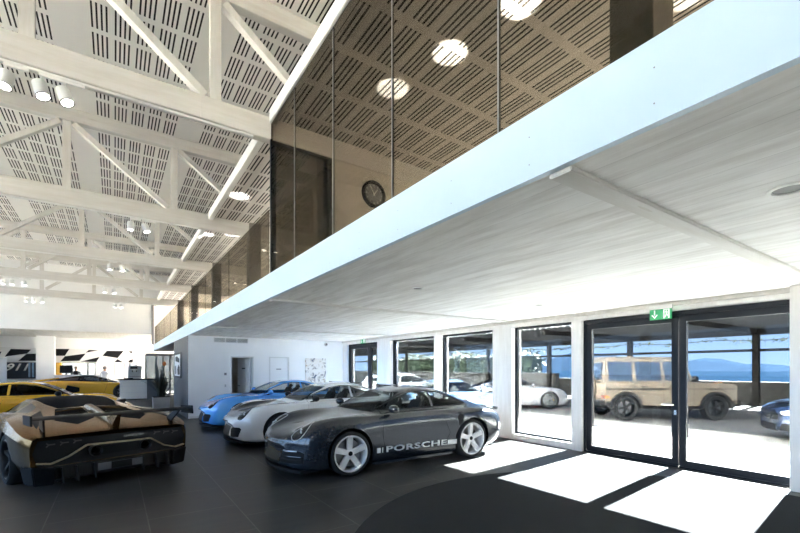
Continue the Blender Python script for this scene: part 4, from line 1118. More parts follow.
# ------------------------------------------------------------------ square off-roader
def offroader(name, label, pos, heading, pt):
    root = thing(name, label, 'car', pos, heading)
    hw = .90
    def arc(cx, r): return [(cx+r*math.cos(a), .40+r*math.sin(a)) for a in [PI-PI*k/12 for k in range(13)]]
    prof = [(-2.12, .52), (-1.445-.46, .52)]+[p for p in arc(-1.445, .44)]+[(-.98, .46), (.98, .46)]+[p for p in arc(1.445, .44)]+[(1.92, .50), (2.14, .52), (2.14, 1.10), (2.06, 1.16), (.72, 1.21), (-2.12, 1.20)]
    MB().prism(prof, 1, -hw, hw).build('body_shell', pt, root, .02)
    # greenhouse: leaning sides and screen
    b = [(-2.10, -hw+.02), (.80, -hw+.02), (.80, hw-.02), (-2.10, hw-.02)]; t = [(-2.02, -.74), (.48, -.74), (.48, .74), (-2.02, .74)]
    MB().hexa([(x, y, 1.195) for x, y in b], [(x, y, 2.0) for x, y in t]).build('cabin_shell', pt, root, .03)
    MB().hexa([(-2.06, -.76, 1.97), (.50, -.76, 1.97), (.50, .76, 1.97), (-2.06, .76, 1.97)], [(-1.98, -.70, 2.05), (.40, -.70, 2.05), (.40, .70, 2.05), (-1.98, .70, 2.05)]).build('roof_panel', pt, root, .02)
    def on_side(x, z, s, off=.006):
        f = (z-1.195)/.805; return (x, s*((hw-.02)*(1-f)+.74*f+off), z)
    for s in (1, -1):
        for x0, x1, tilt in ((-1.98, -1.22, 0), (-1.10, -.28, 0), (-.18, .66, 1)):
            q = [(x0, 1.27), (x1, 1.27), (x1-(.22 if tilt else .0), 1.88), (x0, 1.88)]
            MB().add([on_side(x, z, s) for x, z in q]+[on_side(x, z, s, -.02) for x, z in q], [(0, 1, 2, 3), (7, 6, 5, 4), (0, 4, 5, 1), (1, 5, 6, 2), (2, 6, 7, 3), (3, 7, 4, 0)]).build('side_window', M['dark_glass'], root, .004)
        for x in (-1.16, -.23, .74):
            MB().beam((x, s*(hw+.002), .56), (x, s*(hw+.002), 1.20), .008, .012, up=(1, 0, 0)).build('door_gap', M['well'], root)
        MB().box((-2.10, s*hw, .985), (2.05, s*(hw+.022), 1.025)).build('side_moulding', M['black'], root, .006)
        for x in (-.95, -.05):
            MB().box((x, s*hw, 1.08), (x+.16, s*(hw+.04), 1.105)).build('door_handle', M['black'], root, .006)
            
        for cx in (-1.445, 1.445):
            mb = MB(); pts_o = [(cx+.53*math.cos(a), .40+.53*math.sin(a)) for a in [PI*1.02-PI*1.04*k/14 for k in range(15)]]; pts_i = [(cx+.435*math.cos(a), .40+.435*math.sin(a)) for a in [PI*1.02-PI*1.04*k/14 for k in range(15)]]
            mb.prism(pts_o+pts_i[::-1], 1, s*(hw-.05), s*(hw+.075)); mb.build('wheel_flare', M['tyre'], root, .01)
            wheel(root, cx, s*.80, .40, .40, .28, .29, 'double', M['wheel_dark'])
        MB().box((-.92, s*(hw-.02), .36), (.92, s*(hw+.09), .42)).build('side_step', M['black'], root, .015)
        mi = MB().box((.60, s*.98, 1.24), (.70, s*1.20, 1.42)).build('door_mirror', M['gloss_black'], root, .03)
        MB().tube([(.66, s*.86, 1.24), (.66, s*1.0, 1.28)], .018).build('mirror_arm', M['black'], mi)
        MB().lathe([(0, .02), (.10, .02), (.115, 0), (.115, -.05)], 'x', 24, (2.14, s*.62, .90)).build('headlamp', M['headlamp_clear'], root)
        MB().box((1.55, s*.66, 1.155), (1.75, s*.78, 1.215)).build('indicator_lamp', M['amber'], root, .02)
        MB().box((-2.16, s*.72, .70), (-2.11, s*.90, .80)).build('tail_lamp', M['red_glass'], root, .01)
        MB().box((-2.13, s*.895, .72), (-1.98, s*.915, .79)).build('marker_lamp', M['amber'], root, .006)
    MB().prism([(.84, 1.255), (.545, 1.93), (.56, 1.935), (.855, 1.26)], 1, -.70, .70).build('windscreen', M['dark_glass'], root)
    MB().box((-2.125, -.62, 1.28), (-2.03, .62, 1.86)).build('rear_window', M['dark_glass'], root, .01)
    MB().box((2.12, -.48, .72), (2.17, .48, 1.02)).build('grille', M['gloss_black'], root, .015)
    MB().hexa([(1.95, -.92, .42), (2.32, -.84, .44), (2.32, .84, .44), (1.95, .92, .42)], [(1.95, -.93, .66), (2.32, -.85, .64), (2.32, .85, .64), (1.95, .93, .66)]).build('front_bumper', M['black'], root, .03)
    MB().hexa([(-2.26, -.86, .46), (-1.95, -.92, .46), (-1.95, .92, .46), (-2.26, .86, .46)], [(-2.26, -.86, .64), (-1.95, -.93, .64), (-1.95, .93, .64), (-2.26, .86, .64)]).build('rear_bumper', M['black'], root, .03)
    MB().lathe([(0, -.12), (.33, -.12), (.36, -.08), (.36, .06)], 'x', 32, (-2.20, .05, 1.02)).build('spare_wheel_cover', pt, root)
    MB().box((-1.9, -.6, .34), (1.9, .6, .48)).build('underbody', M['black'], root)
    for x in (-1.445, 1.445): MB().cyl((x, -.7, .40), (x, .7, .40), .06).build('axle', M['black'], root)
    return root
M['dark_glass'] = pm('dark_tinted_glass', (.03, .045, .07), .05, coat=1., spec=.8)
M['amber'] = pm('amber_lens', (.55, .20, .03), .2, coat=1.)
M['smoked_glass'] = glass('smoked_glass', (.10, .09, .08), .035)
def head(dx, dy): return math.atan2(dy, dx)
grey_paint = paint('slate_grey_paint', (.020, .026, .037), .15, .2, .7)
white_paint = paint('white_car_paint', (.70, .72, .74), .05, .25)
blue_paint = paint('bright_blue_paint', (.07, .34, .85), .1, .25)
bronze_paint = paint('bronze_paint', (.21, .118, .045), 1., .26, .12)
yellow_paint = paint('amber_yellow_paint', (.72, .40, .02), .1, .25)
a = 3.125
coupe('sports_car', 'dark slate grey coupe with white wheels and white PORSCHE lettering along its side', (4.2, 6.54), a, grey_paint, 'turbo', wing='ducktail', lettering=True, style='five', rim=M['wheel_white'])
coupe('sports_car', 'white coupe with black bonnet, parked between the bright blue and the dark grey coupes', (4.15, 9.45), a-.03, white_paint, 'cup', hood=M['carbon'], wing=M['carbon'], rim=M['wheel_dark'], style='mesh', mirror_mat=M['black'], cage=M['silver'])
coupe('sports_car', 'bright blue coupe parked in front of the white wall with the open doorway', (4.12, 12.5), a-.03, blue_paint, 'cup', wing=M['carbon'], rim=M['wheel_dark'], style='mesh', cage=M['silver'])
wedge('sports_car', 'low bronze supercar with black rear panel and big black wing, seen from behind', (-.66, 9.53), head(-.31, .95), bronze_paint, script='Lamborghini')
coupe('sports_car', 'amber yellow coupe at the left edge of the photo, half hidden by the bronze car', (-1.75, 14.9), head(1, .04), yellow_paint, 'plain', rim=M['wheel_dark'], style='mesh', mirror_mat=M['black'], gl=M['smoked_glass'])
y2 = wedge('sports_car', 'amber yellow supercar with black roof standing beside the white reception desk', (-1.25, 28.0), head(1, .12), yellow_paint, wing=False, dark_top=True, rim=M['wheel_dark'])
y2.scale = (1.1, 1.1, 1.12)
# outside
d = (.8266, -.5628)
offroader('off_road_car', 'sand beige boxy off-road car with black wheel flares, outside the glass entrance door', (15.3, 7.0, -.03), head(*d), paint('sand_paint', (.17, .138, .105), .05, .4, .2))
coupe('sports_car', 'white coupe with yellow brake calipers parked outside, left of the beige off-road car', (14.37, 12.29, -.03), head(*d), paint('pearl_white_paint', (.32, .32, .33), .05, .25), 'plain', rim=M['wheel_grey'], style='double', caliper=pm('yellow_caliper', (.75, .45, .02), .4))
coupe('sports_car', 'pale blue coupe parked outside close to the windows behind the dark grey coupe', (9.3, 10.7, -.03), head(-.12, -1), paint('pale_blue_paint', (.12, .21, .34), .3, .22), 'plain', rim=M['wheel_grey'], style='double')
estate('estate_car', 'white estate car outside, its roof visible above the dark grey coupe', (11.9, 16.6, -.03), head(*d), paint('estate_white_paint', (.30, .32, .34), .05, .25), roof=1.45)
estate('saloon_car', 'dark blue saloon car outside, only its nose showing at the right edge of the door', (14.15, 1.35, -.03), head(-.58, .81), paint('dark_blue_paint', (.02, .035, .08), .3, .2), roof=1.42)
# ------------------------------------------------------------------ floor covering
c = MB().lathe([(0, .012), (2.985, .012), (3.0, .008), (3.0, .0005), (0, .0005)], 'z', 96)
o = c.build('entrance_carpet', M['carpet'], None, smooth=30); o.location = (4.15, 1.62, 0)
tag(o, 'large round charcoal carpet on the tiles inside the glass entrance door', 'carpet')

# ------------------------------------------------------------------ emergency exit signs
def exit_sign(x, y, z, w, h, label):
    s = thing('exit_sign', label, 'exit sign', (x, y, z), 0, 'green emergency exit signs above the doors')
    MB().box((-.03, -w/2-.005, h*.9), (.03, w/2+.005, h*1.25)).build('sign_housing', M['white_metal'], s, .004)
    MB().box((-.012, -w/2, 0), (.0, w/2, h*.92)).build('sign_panel', M['green'], s, .002)
    def flat(polys, name):
        mb = MB()
        for q in polys: mb.prism([(-(u*w), v*h) for u, v in q], 0, -.0145, -.0125)
        mb.build(name, M['sign_white'], s, smooth=0)
    flat([[(-.30, .84), (-.24, .84), (-.24, .40), (-.30, .40)], [(-.27, .10), (-.42, .42), (-.37, .47), (-.27, .24)], [(-.27, .10), (-.12, .42), (-.17, .47), (-.27, .24)]], 'arrow_symbol')
    flat([[(.12, .08), (.18, .08), (.18, .86), (.12, .86)], [(.18, .80), (.40, .80), (.40, .86), (.18, .86)], [(.34, .08), (.40, .08), (.40, .80), (.34, .80)],
          [(.25, .50), (.29, .50), (.31, .68), (.27, .70), (.23, .66)], [(.24, .50), (.29, .50), (.26, .30), (.22, .16), (.19, .18), (.23, .34)], [(.27, .50), (.30, .48), (.335, .30), (.31, .27), (.285, .36)],
          [(.21, .58), (.25, .66), (.24, .70), (.185, .60)], [(.29, .66), (.335, .58), (.33, .53), (.28, .61)], [(.26+.025*math.cos(t), .745+.05*math.sin(t)) for t in [2*PI*k/10 for k in range(10)]]], 'running_figure')
    return s
exit_sign(XW-.20, 3.325, 2.44, .34, .19, 'green exit sign with white down arrow above the big glass entrance door')
exit_sign(XW-.20, 13.4, 2.55, .34, .17, 'small green exit sign above the far glass door beside the end wall')

# ------------------------------------------------------------------ fittings on the white end wall
g = thing('air_vent', 'white three-part air vent high on the white end wall', 'vent', (3.33, YB, 2.52))
for i in range(3):
    f = MB(); x0 = -.56+.373*i
    f.box((x0+.004, -.012, 0), (x0+.369, 0, .018)).box((x0+.004, -.012, .142), (x0+.369, 0, .16)).box((x0+.004, -.012, .018), (x0+.022, 0, .142)).box((x0+.351, -.012, .018), (x0+.369, 0, .142))
    f.build('vent_frame', M['white_metal'], g)
    f = MB().box((x0+.022, -.003, .018), (x0+.351, 0, .142))
    f.build('vent_backing', M['grey'], g)
    f = MB()
    for k in range(6): f.hexa([(x0+.022, -.011, .022+.02*k), (x0+.351, -.011, .022+.02*k), (x0+.351, -.004, .03+.02*k), (x0+.022, -.004, .03+.02*k)], [(x0+.022, -.011, .026+.02*k), (x0+.351, -.011, .026+.02*k), (x0+.351, -.004, .034+.02*k), (x0+.022, -.004, .034+.02*k)])
    f.build('vent_louvres', M['white_metal'], g, smooth=0)
sw = thing('light_switch', 'small grey control panel on the white wall left of the open doorway', 'switch', (3.14, YB, 1.45))
MB().box((-.045, -.012, -.045), (.045, 0, .045)).build('switch_plate', M['silver'], sw, .004); MB().box((-.03, -.016, -.03), (.03, -.012, .03)).build('switch_rocker', M['grey'], sw, .002)
sw = thing('light_switch', 'white light switch low beside the open doorway, under the control panel', 'switch', (3.14, YB, 1.05))
MB().box((-.03, -.01, -.05), (.03, 0, .05)).build('switch_plate', M['white_metal'], sw, .003); MB().box((-.02, -.013, -.035), (.02, -.01, .035)).build('switch_rocker', M['silver'], sw, .002)
al = thing('fire_alarm', 'round white alarm sounder on the end wall near the window corner', 'alarm', (6.85, YB+.004, 2.58))
MB().lathe([(.075, 0), (.075, -.03), (.06, -.05), (0, -.05)], 'y', 24).build('alarm_base', M['white_metal'], al)
MB().lathe([(.045, -.05), (.03, -.062), (0, -.062)], 'y', 20).build('alarm_grille', M['grey'], al)

# abstract canvas: blots of white, beige, blue grey and ochre
def canvas_mat():
    m, nt, N, L = new_mat('abstract_canvas'); out = N.new('ShaderNodeOutputMaterial'); b = N.new('ShaderNodeBsdfPrincipled')
    tc = N.new('ShaderNodeTexCoord'); no = N.new('ShaderNodeTexNoise'); no.inputs['Scale'].default_value = 4.2; no.inputs['Detail'].default_value = 6; no.inputs['Distortion'].default_value = 1.2
    L.new(tc.outputs['Object'], no.inputs['Vector']); rp = N.new('ShaderNodeValToRGB'); rp.color_ramp.interpolation = 'LINEAR'
    cols = [(.25, (.03, .05, .10)), (.36, (.10, .13, .18)), (.42, (.55, .50, .44)), (.50, (.80, .78, .75)), (.60, (.78, .74, .68)), (.69, (.42, .36, .30)), (.75, (.62, .36, .05))]
    e = rp.color_ramp.elements
    while len(e) < len(cols): e.new(.5)
    for k, (p, col) in enumerate(cols): e[k].position = p; e[k].color = (*col, 1)
    L.new(no.outputs['Fac'], rp.inputs['Fac']); L.new(rp.outputs['Color'], b.inputs['Base Color']); b.inputs['Roughness'].default_value = .7
    L.new(b.outputs['BSDF'], out.inputs['Surface']); return m
art = thing('wall_painting', 'abstract white, beige and blue grey painting on the end wall behind the cars', 'painting', (6.41, YB, 1.05))
MB().box((-.42, -.04, 0), (.42, 0, .98)).build('canvas', canvas_mat(), art, .004)

# framed picture on the grey side wall
PW = 1.0
pc = thing('framed_picture', 'black framed black and white picture on the dark grey wall behind the plant', 'picture', (1.985, 17.75, 1.3))
MB().box((-.03, -PW, 0), (0, -PW+.12, .92)).box((-.03, PW-.12, 0), (0, PW, .92)).box((-.03, -PW+.12, 0), (0, PW-.12, .06)).box((-.03, -PW+.12, .86), (0, PW-.12, .92)).build('picture_frame', M['black'], pc, .003)
MB().box((-.018, -PW+.12, .06), (0, PW-.12, .86)).build('picture_mount', M['sign_plain'], pc)
mb = MB()
for q in ([(-.35, .55), (.30, .62), (.34, .78), (.05, .80), (-.30, .70)], [(-.40, .12), (-.05, .10), (.02, .30), (-.15, .48), (-.38, .40)], [(.18, .15), (.36, .12), (.40, .42), (.22, .46)]):
    mb.prism([(u*1.75, v) for u, v in q], 0, -.021, -.019)
mb.build('picture_shapes', M['black'], pc, smooth=0)

# wall clock on the upper floor
ck = thing('wall_clock', 'round black wall clock behind the bronze glass of the upper floor', 'clock', (3.86, TY[0]-.06, 4.76))
MB().lathe([(.135, -.02), (.14, -.04), (.165, -.045), (.18, -.03), (.18, 0)], 'y', 36).build('clock_case', M['black'], ck)
MB().lathe([(0, -.018), (.14, -.018)], 'y', 36).build('clock_dial', M['grey'], ck)
mb = MB()
for k in range(12):
    t = 2*PI*k/12; mb.beam((.105*math.sin(t), -.0205, .105*math.cos(t)), (.128*math.sin(t), -.0205, .128*math.cos(t)), .008, .003, up=(0, 1, 0))
mb.build('hour_marks', M['sign_plain'], ck)
MB().beam((-.01, -.024, -.02), (.05, -.024, .065), .012, .003, up=(0, 1, 0)).beam((.012, -.027, -.02), (-.055, -.027, .09), .009, .003, up=(0, 1, 0)).build('clock_hands', M['sign_plain'], ck)

for c_ in ck.children: c_.scale = (1.35, 1, 1.35)
# ------------------------------------------------------------------ far end: banner, poster, desk, people
bn = thing('chequered_banner', 'wide black and white chequered flag banner across the far wall right of the pillar', 'banner', (-1.1, 35.999, 2.05))
MB().box((-2.1, -.02, 0), (2.25, 0, .93)).build('banner_panel', M['sign_plain'], bn)
def flag(root, polys, ox):
    mb = MB()
    for q in polys: mb.prism([(x-ox, z-2.05) for x, z in q], 1, -.026, -.021)
    mb.build('flag_squares', M['black'], root, smooth=0)
flag(bn, [[(-3.2, 2.96), (-2.49, 2.97), (-2.73, 2.51), (-3.2, 2.5)], [(-2.73, 2.47), (-1.61, 2.68), (-1.95, 2.18), (-2.97, 2.13)], [(-1.43, 2.93), (-.89, 2.93), (-1.61, 2.74)], [(-1.92, 2.12), (-.83, 2.46), (-1.02, 2.11)],
          [(-.41, 2.9), (.58, 2.91), (.21, 2.4), (-.67, 2.55)], [(.21, 2.32), (.54, 2.1), (.01, 2.1)], [(.85, 2.91), (1.14, 2.9), (1.02, 2.74)], [(.81, 2.1), (.95, 2.29), (1.14, 2.33), (1.12, 2.09)]], -1.1)
bn = thing('chequered_banner', 'black and white chequered flag banner above the dark blue 911 poster', 'banner', (-5.9, 35.999, 2.05))
MB().box((-1.5, -.02, 0), (1.8, 0, .95)).build('banner_panel', M['sign_plain'], bn)
flag(bn, [[(-5.42, 2.9), (-4.45, 2.88), (-4.64, 2.62), (-5.71, 2.4)], [(-4.67, 2.6), (-4.11, 2.63), (-4.14, 2.15), (-5.07, 2.14)], [(-6.4, 2.62), (-5.85, 2.72), (-6.0, 2.35), (-6.7, 2.2)], [(-7.2, 2.9), (-6.3, 2.92), (-6.5, 2.64), (-7.35, 2.5)]], -5.9)
ps = thing('wall_poster', 'dark blue poster with white 911 lettering on the far wall', 'poster', (-5.1, 35.98, 1.0))
MB().box((-1.0, -.02, 0), (.98, 0, 1.05)).build('poster_panel', M['navy'], ps)
me = text_mesh('poster_lettering', '911', .62, M['sign_plain'], .002, 1.2, .35, 1.05, .012); t = link('poster_lettering', me, ps, (-.05, -.024, .72)); t.rotation_euler = (R(90), 0, 0)
MB().box((.52, -.026, .1), (.62, -.021, 1.03)).build('poster_stripe', M['pale_blue'], ps); MB().box((.70, -.026, .1), (.80, -.021, 1.03)).build('poster_stripe', M['pale_blue'], ps)
db = thing('display_board', 'tall pale grey display board at the left edge, in front of the 911 poster', 'board', (-6.1, 34.0, 0))
MB().box((-.85, -.03, .05), (.80, .03, 2.28)).build('board_panel', M['pale_grey'], db, .01); 
for x in (-.6, .55): MB().box((x-.05, -.25, 0), (x+.05, .25, .05)).build('board_foot', M['steel'], db, .005)
lk = thing('yellow_locker', 'tall amber yellow cabinet against the far wall right of the pillar', 'cabinet', (-3.05, 35.75, 0))
MB().box((-.16, -.2, 0), (.16, .2, 2.04)).build('cabinet_body', M['amber_panel'], lk, .008); MB().box((-.14, -.212, .03), (.14, -.2, 2.0)).build('cabinet_door', M['amber_panel'], lk, .003)

dk = thing('reception_desk', 'white reception desk with dark worktop and grey end panel beside the plant', 'desk', (.85, 26, 0))
MB().box((-.60, .03, .05), (.60, .75, 1.05)).build('desk_body', M['pale_grey'], dk, .004)
for i in range(3):
    MB().box((-.59, 0, .08+.325*i), (.59, .03, .39+.325*i)).build('desk_drawer', M['white_metal'], dk, .006)
MB().box((-.68, -.06, 1.05), (1.18, .80, 1.10)).build('worktop', M['black'], dk, .006)
MB().box((.60, .0, 0), (1.14, .75, 1.05)).build('end_panel', M['mid_panel'], dk, .004)
cm = thing('coffee_machine', 'silver coffee machine standing on the reception desk', 'coffee machine', (.92, 26.35, 1.10))
MB().box((-.30, -.22, 0), (.30, .22, .12)).box((-.30, .0, .12), (.30, .22, .66)).box((-.30, -.22, .45), (.30, .0, .70)).build('machine_body', M['silver'], cm, .025)
MB().box((-.22, -.228, .52), (.10, -.221, .64)).build('display_panel', M['black'], cm, .004)
for x in (-.12, .06): MB().cyl((x, -.11, .45), (x, -.11, .36), .02).build('coffee_spout', M['black'], cm)
MB().box((-.26, -.215, .12), (.26, -.02, .135)).build('drip_tray', M['black'], cm, .003)
tb = thing('tablet_screen', 'small dark blue tablet lying on the reception desk in front of the coffee machine', 'tablet', (.62, 26.02, 1.10))
MB().box((-.2, -.1, 0), (.2, .06, .05)).build('tablet_case', M['black'], tb, .01); MB().box((-.18, -.08, .05), (.18, .05, .054)).build('tablet_glass', M['navy'], tb)
dm = thing('desk_monitor', 'black monitor on a counter behind the amber yellow car with black roof', 'monitor', (-2.45, 33.2, 1.25))
MB().box((-.32, -.02, .12), (.32, .03, .60)).build('monitor_case', M['black'], dm, .01); MB().box((-.30, -.026, .15), (.30, -.02, .58)).build('monitor_screen', M['gloss_black'], dm)
MB().box((-.04, .0, .02), (.04, .03, .14)).box((-.14, -.08, 0), (.14, .1, .02)).build('monitor_stand', M['black'], dm, .004)
ct = thing('office_counter', 'long pale counter in front of the far wall carrying a black monitor', 'counter', (-1.7, 33.2, 0))
MB().box((-1.3, -.25, .0), (1.0, .35, 1.2)).build('counter_body', M['pale_grey'], ct, .006); MB().box((-1.35, -.3, 1.2), (1.05, .4, 1.25)).build('counter_top', M['white_metal'], ct, .006)

# ------------------------------------------------------------------ people at the far end
def person(label, pos, rz, top, legs, hair, arm=0.):
    J = [(0, 0, .95), (0, .0, 1.15), (0, .02, 1.36), (0, .02, 1.48), (0, 0, 1.55), (0, -.02, 1.64), (0, -.01, 1.74),
         (-.10, 0, .90), (-.10, -.02, .50), (-.11, .02, .09), (-.12, -.12, .03), (.10, 0, .90), (.10, .0, .50), (.11, .02, .09), (.12, -.12, .03),
         (-.19, .02, 1.42), (-.24, .03, 1.15), (-.23, -.06-arm, .93+arm), (-.22, -.10-arm*1.2, .85+arm), (.19, .02, 1.42), (.24, .03, 1.15), (.23, -.06-arm, .93+arm), (.22, -.10-arm*1.2, .85+arm)]
    E = [(0, 1), (1, 2), (2, 3), (3, 4), (4, 5), (5, 6), (0, 7), (7, 8), (8, 9), (9, 10), (0, 11), (11, 12), (12, 13), (13, 14), (2, 15), (15, 16), (16, 17), (17, 18), (2, 19), (19, 20), (20, 21), (21, 22)]
    r = [(.15, .11), (.14, .10), (.16, .11), (.075, .075), (.055, .06), (.078, .095), (.06, .07), (.095, .095), (.06, .065), (.042, .045), (.04, .03), (.095, .095), (.06, .065), (.042, .045), (.04, .03),
         (.06, .06), (.045, .045), (.033, .033), (.03, .02), (.06, .06), (.045, .045), (.033, .033), (.03, .02)]
    me = bpy.data.meshes.new('person'); me.from_pydata(J, E, []); o = bpy.data.objects.new('person', me); COL.objects.link(o)
    m = o.modifiers.new('skin', 'SKIN'); s = o.modifiers.new('sub', 'SUBSURF'); s.levels = 2; s.render_levels = 2
    for v, q in zip(me.skin_vertices[0].data, r): v.radius = q
    me.skin_vertices[0].data[0].use_root = True
    dg = bpy.context.evaluated_depsgraph_get(); dg.update()
    nm = bpy.data.meshes.new_from_object(o.evaluated_get(dg)); bpy.data.objects.remove(o)
    nm.materials.clear()
    for k in (M['skin'], top, legs, M['black']): nm.materials.append(k)
    for p in nm.polygons:
        z = p.center.z; ax = abs(p.center.x); hand = ax > .15 and z < .95+arm and p.center.y < -.03
        p.material_index = 3 if z < .07 else (0 if z > 1.50 or (hand and z > .5) else (1 if z > .93 or ax > .19 else 2)); p.use_smooth = True
    b = link('person', nm, None, pos, rz); tag(b, label, 'person')
    MB().sphere((0, .015, 1.70), .105, 14, (.9, 1.05, 1.0)).build('hair', hair, b).scale = (1, 1, 1)
    for s in (-1, 1):
        MB().sphere((s*.033, -.108, 1.665), .012, 8).build('eye', M['gloss_black'], b)
        MB().sphere((s*.088, -.01, 1.645), .026, 8, (.4, .7, 1)).build('ear', M['skin'], b)
    MB().hexa([(-.018, -.10, 1.61), (.018, -.10, 1.61), (.008, -.10, 1.66), (-.008, -.10, 1.66)], [(-.012, -.132, 1.615), (.012, -.132, 1.615), (.004, -.112, 1.66), (-.004, -.112, 1.66)]).build('nose', M['skin'], b, .003)
    MB().box((-.024, -.112, 1.578), (.024, -.10, 1.588)).build('mouth', M['lips'], b, .003)
    return b
person('person in a white shirt standing behind the amber yellow car, before the far windows', (-.47, 32.0, 0), R(150), M['shirt_white'], M['navy'], M['hair_grey'])
person('person in black with brown hair standing behind the long pale counter', (-2.02, 33.95, 0), R(10), M['black'], M['black'], M['hair_brown'])

# ------------------------------------------------------------------ plant
pl = thing('potted_plant', 'tall dark leaved plant in a silver cube pot, in front of the grey wall', 'plant', (1.34, 16.6, 0))
MB().hexa([(-.22, -.22, 0), (.22, -.22, 0), (.22, .22, 0), (-.22, .22, 0)], [(-.26, -.26, .66), (.26, -.26, .66), (.26, .26, .66), (-.26, .26, .66)]).build('pot', M['silver'], pl, .015)
MB().box((-.245, -.245, .655), (.245, .245, .668)).build('soil', M['soil'], pl)
rnd = random.Random(7)
for k in range(64):
    a = rnd.uniform(0, 2*PI); ln = rnd.uniform(.5, .98); lean = rnd.choice((.12, .25, .4, .55, .7))*rnd.uniform(.8, 1.15); wd = rnd.uniform(.024, .042)
    if k < 14: lean *= .4; ln = rnd.uniform(.9, 1.25)
    mb = MB(); vs = []; n = 7; d = Vector((math.cos(a), math.sin(a), 0)); sd = Vector((-d.y, d.x, 0))
    base = Vector((rnd.uniform(-.1, .1), rnd.uniform(-.1, .1), .665))
    for i in range(n):
        t = i/(n-1); p = base+d*(lean*ln*t**1.3)+Vector((0, 0, ln*(t-lean*.42*t*t)))
        ww = wd*(math.sin(PI*min(1, .12+t*.9))+.05)
        vs += [p-sd*ww, p+Vector((0, 0, -.006)), p+sd*ww]
    fs = []
    for i in range(n-1):
        for j in (0, 1): fs.append((3*i+j, 3*i+j+1, 3*i+j+4, 3*i+j+3))
    mb.add(vs, fs).build('leaf', M['leaf_dark'], pl, fix=False)
for k in range(3):
    a = 2*PI*k/3+.6; MB().tube([(.05*math.cos(a), .05*math.sin(a), .66), (.07*math.cos(a), .07*math.sin(a), 1.1), (.12*math.cos(a), .12*math.sin(a), 1.75)], .012, 6).build('stem', M['leaf_dark'], pl)
MB().sphere((.09, -.08, 1.80), .055, 10, (1, 1, 1.3)).build('flower', M['orange'], pl)

# ------------------------------------------------------------------ outside: car port, wall, hedge, lake and hills
cp = thing('carport', 'long dark carport with a corrugated roof along the far side of the forecourt', 'carport', (20, 14, -.03))
mb = MB(); zz = 3.45; n = 340; y0 = -14.; vs = []; fs = []
for i in range(n+1):
    y = -16+.15*i; z = zz+(.03 if i % 2 else -.03)
    vs += [(-4.1, y, z), (5.5, y, z), (-4.1, y, z+.05), (5.5, y, z+.05)]
for i in range(n):
    o_ = 4*i; fs += [(o_, o_+1, o_+5, o_+4), (o_+2, o_+6, o_+7, o_+3), (o_, o_+4, o_+6, o_+2), (o_+1, o_+3, o_+7, o_+5)]
fs += [(0, 2, 3, 1), (4*n, 4*n+1, 4*n+3, 4*n+2)]
mb.add(vs, fs).build('corrugated_roof', M['zinc'], cp, smooth=0)
for y in (-13.2, -7.5, -2, 3.2, 8.6, 14, 19.4, 24.8, 30.2):
    MB().box((3.4, y-.12, 0), (3.62, y+.12, zz-.04)).build('post', M['dark_steel'], cp, .01)
    MB().box((-4.0, y-.06, zz-.24), (4.3, y+.06, zz-.04)).build('rafter', M['dark_steel'], cp, .005)
MB().box((3.46, -16, 2.42), (3.56, 34.8, 2.54)).build('rail', M['dark_steel'], cp, .005)
MB().box((3.40, -16, zz-.30), (3.62, 34.8, zz-.05)).build('beam', M['dark_steel'], cp, .005)
struct('wall_terrace', MB().box((24.6, -20, -.3), (25.2, 70, 1.02)), M['stone'])
struct('wall_terrace_low', MB().box((23.9, 17, -.03), (24.3, 60, 1.35)), M['concrete'])
# leaf fringe along the roof edge
rnd = random.Random(3); mb = MB()
for i in range(2600):
    y = rnd.uniform(-14, 34); x = 24.0+rnd.uniform(-.12, .12); z = 2.95+rnd.gauss(0, .05)+.05*math.sin(y*1.7)+.04*math.sin(y*4.1); s = rnd.uniform(.03, .075)
    d1 = Vector((rnd.uniform(-1, 1), rnd.uniform(-1, 1), rnd.uniform(-1, 1))).normalized(); d2 = d1.orthogonal().normalized()
    p = Vector((x, y, z)); mb.add([p-d1*s, p+d2*s*.5, p+d1*s, p-d2*s*.5], [(0, 1, 2, 3)])
o = mb.build('climbing_leaves', M['leaf_yellow'], None, smooth=0, fix=False); tag(o, 'thin line of yellow green leaves hanging along the edge of the carport', 'leaves', kind='stuff')
MB().tube([(24.0, -14+.8*i, 2.95+.05*math.sin((-14+.8*i)*1.7)) for i in range(61)], .012, 5).build('vine_stem', M['bark'], o)
# hedge behind the low wall
rnd = random.Random(5); mb = MB()
for i in range(9000):
    y = rnd.uniform(20.5, 46); x = 26.9+rnd.uniform(-.9, .9); z = rnd.uniform(-.2, 3.0+.2*math.sin(y*.9)); s = rnd.uniform(.10, .2)
    d1 = Vector((rnd.uniform(-1, 1), rnd.uniform(-1, 1), rnd.uniform(-1, 1))).normalized(); d2 = d1.orthogonal().normalized()
    p = Vector((x, y, z)); mb.add([p-d1*s, p+d2*s*.6, p+d1*s, p-d2*s*.6], [(0, 1, 2, 3)])
mb.box((26.3, 20.8, -.3), (27.5, 45.7, 2.6))
o = mb.build('hedge', M['hedge'], None, smooth=0, fix=False); tag(o, 'tall dark green hedge behind the grey wall outside the far windows', 'hedge', kind='stuff')
struct('lake', MB().box((25.3, -3000, -9), (3200, 3000, -8)), M['water'])
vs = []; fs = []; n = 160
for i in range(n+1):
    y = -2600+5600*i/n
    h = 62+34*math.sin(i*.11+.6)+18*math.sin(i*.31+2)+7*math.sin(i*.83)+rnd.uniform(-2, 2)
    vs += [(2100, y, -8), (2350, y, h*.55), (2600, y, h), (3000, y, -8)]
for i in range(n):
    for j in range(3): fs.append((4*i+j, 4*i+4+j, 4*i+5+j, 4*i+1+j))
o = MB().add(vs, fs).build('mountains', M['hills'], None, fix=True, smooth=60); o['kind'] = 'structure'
SKY, SUN, PATCH, EXPO = 5.2, 1070., 900., .34
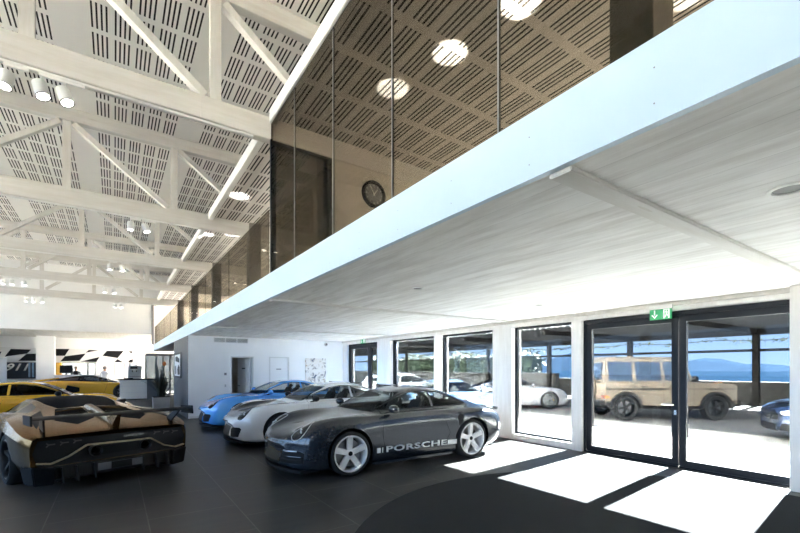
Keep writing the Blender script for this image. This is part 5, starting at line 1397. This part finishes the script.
# ------------------------------------------------------------------ light and camera
w = bpy.data.worlds.new('sky'); sc.world = w; w.use_nodes = True
nt = w.node_tree; N, L = nt.nodes, nt.links; N.clear()
out = N.new('ShaderNodeOutputWorld'); bg = N.new('ShaderNodeBackground')
tc = N.new('ShaderNodeTexCoord'); sp = N.new('ShaderNodeSeparateXYZ'); L.new(tc.outputs['Generated'], sp.inputs[0])
rp = N.new('ShaderNodeValToRGB'); e = rp.color_ramp.elements
e[0].position = 0; e[0].color = (.85, 1.15, 1.60, 1); e[1].position = .6; e[1].color = (.26, .50, 1.0, 1)
k = e.new(.14); k.color = (.44, .67, 1.0, 1)
L.new(sp.outputs[2], rp.inputs['Fac']); L.new(rp.outputs['Color'], bg.inputs['Color'])
bg.inputs['Strength'].default_value = SKY
L.new(bg.outputs[0], out.inputs['Surface'])
sl = bpy.data.lights.new('sun', 'SUN'); sl.energy = SUN; sl.angle = R(.6); sl.color = (1, .94, .85)
so = bpy.data.objects.new('sun', sl); COL.objects.link(so)
so.rotation_euler = Vector((-1, -.11, -.775)).to_track_quat('-Z', 'Y').to_euler()
# daylight portals in the clear glazing
def portal(c, sx, sy, rot):
    l = bpy.data.lights.new('portal', 'AREA'); l.shape = 'RECTANGLE'; l.size = sx; l.size_y = sy; l.cycles.is_portal = True
    o = bpy.data.objects.new('portal', l); COL.objects.link(o); o.location = c; o.rotation_euler = rot
portal((XL+.01, 13.6, 3.75), 4.9, 37.6, (0, R(-90), 0))
portal((XW+.3, 12, 4.5), 1.5, 34, (0, R(90), 0))
portal((XW+.3, 4.5, 1.4), 2.6, 21, (0, R(90), 0))
# unseen spots added to throw the bright patches on the upper ceiling
for i, (x, y, p) in enumerate(((3.21, 4.89, 1), (3.43, 3.94, 1.6), (3.58, 2.98, 2), (4.94, 1.91, 1), (2.33, 9.86, .9), (2.2, 13.2, .7), (2.85, 12.8, .7))):
    l = bpy.data.lights.new('ceiling_patch_spot', 'SPOT'); l.energy = PATCH*p; l.spot_size = R(12); l.spot_blend = .15; l.shadow_soft_size = .02
    o = bpy.data.objects.new('ceiling_patch_spot', l); COL.objects.link(o); o.location = (x, y, 3.4); o.rotation_euler = (R(180), 0, 0)

cam = bpy.data.cameras.new('camera'); cam.sensor_width = 36; cam.lens = 420/800*36; cam.shift_y = 102.5/800
cam.clip_start = .05; cam.clip_end = 3000
co = bpy.data.objects.new('camera', cam); COL.objects.link(co)
co.location = (0, 0, 1.62); co.rotation_euler = (R(90), 0, R(-34.25)); sc.camera = co
vs = sc.view_settings
sc.display_settings.display_device = 'sRGB'
vs.view_transform = 'Standard'; vs.look = 'None'; vs.gamma = 1; vs.exposure = EXPO; vs.use_curve_mapping = False
cy = sc.cycles
cy.caustics_reflective = False; cy.caustics_refractive = False; cy.sample_clamp_indirect = 0
cy.max_bounces = 10; cy.diffuse_bounces = 5; cy.glossy_bounces = 4; cy.transparent_max_bounces = 16; cy.use_denoising = True
bpy.context.view_layer.update()
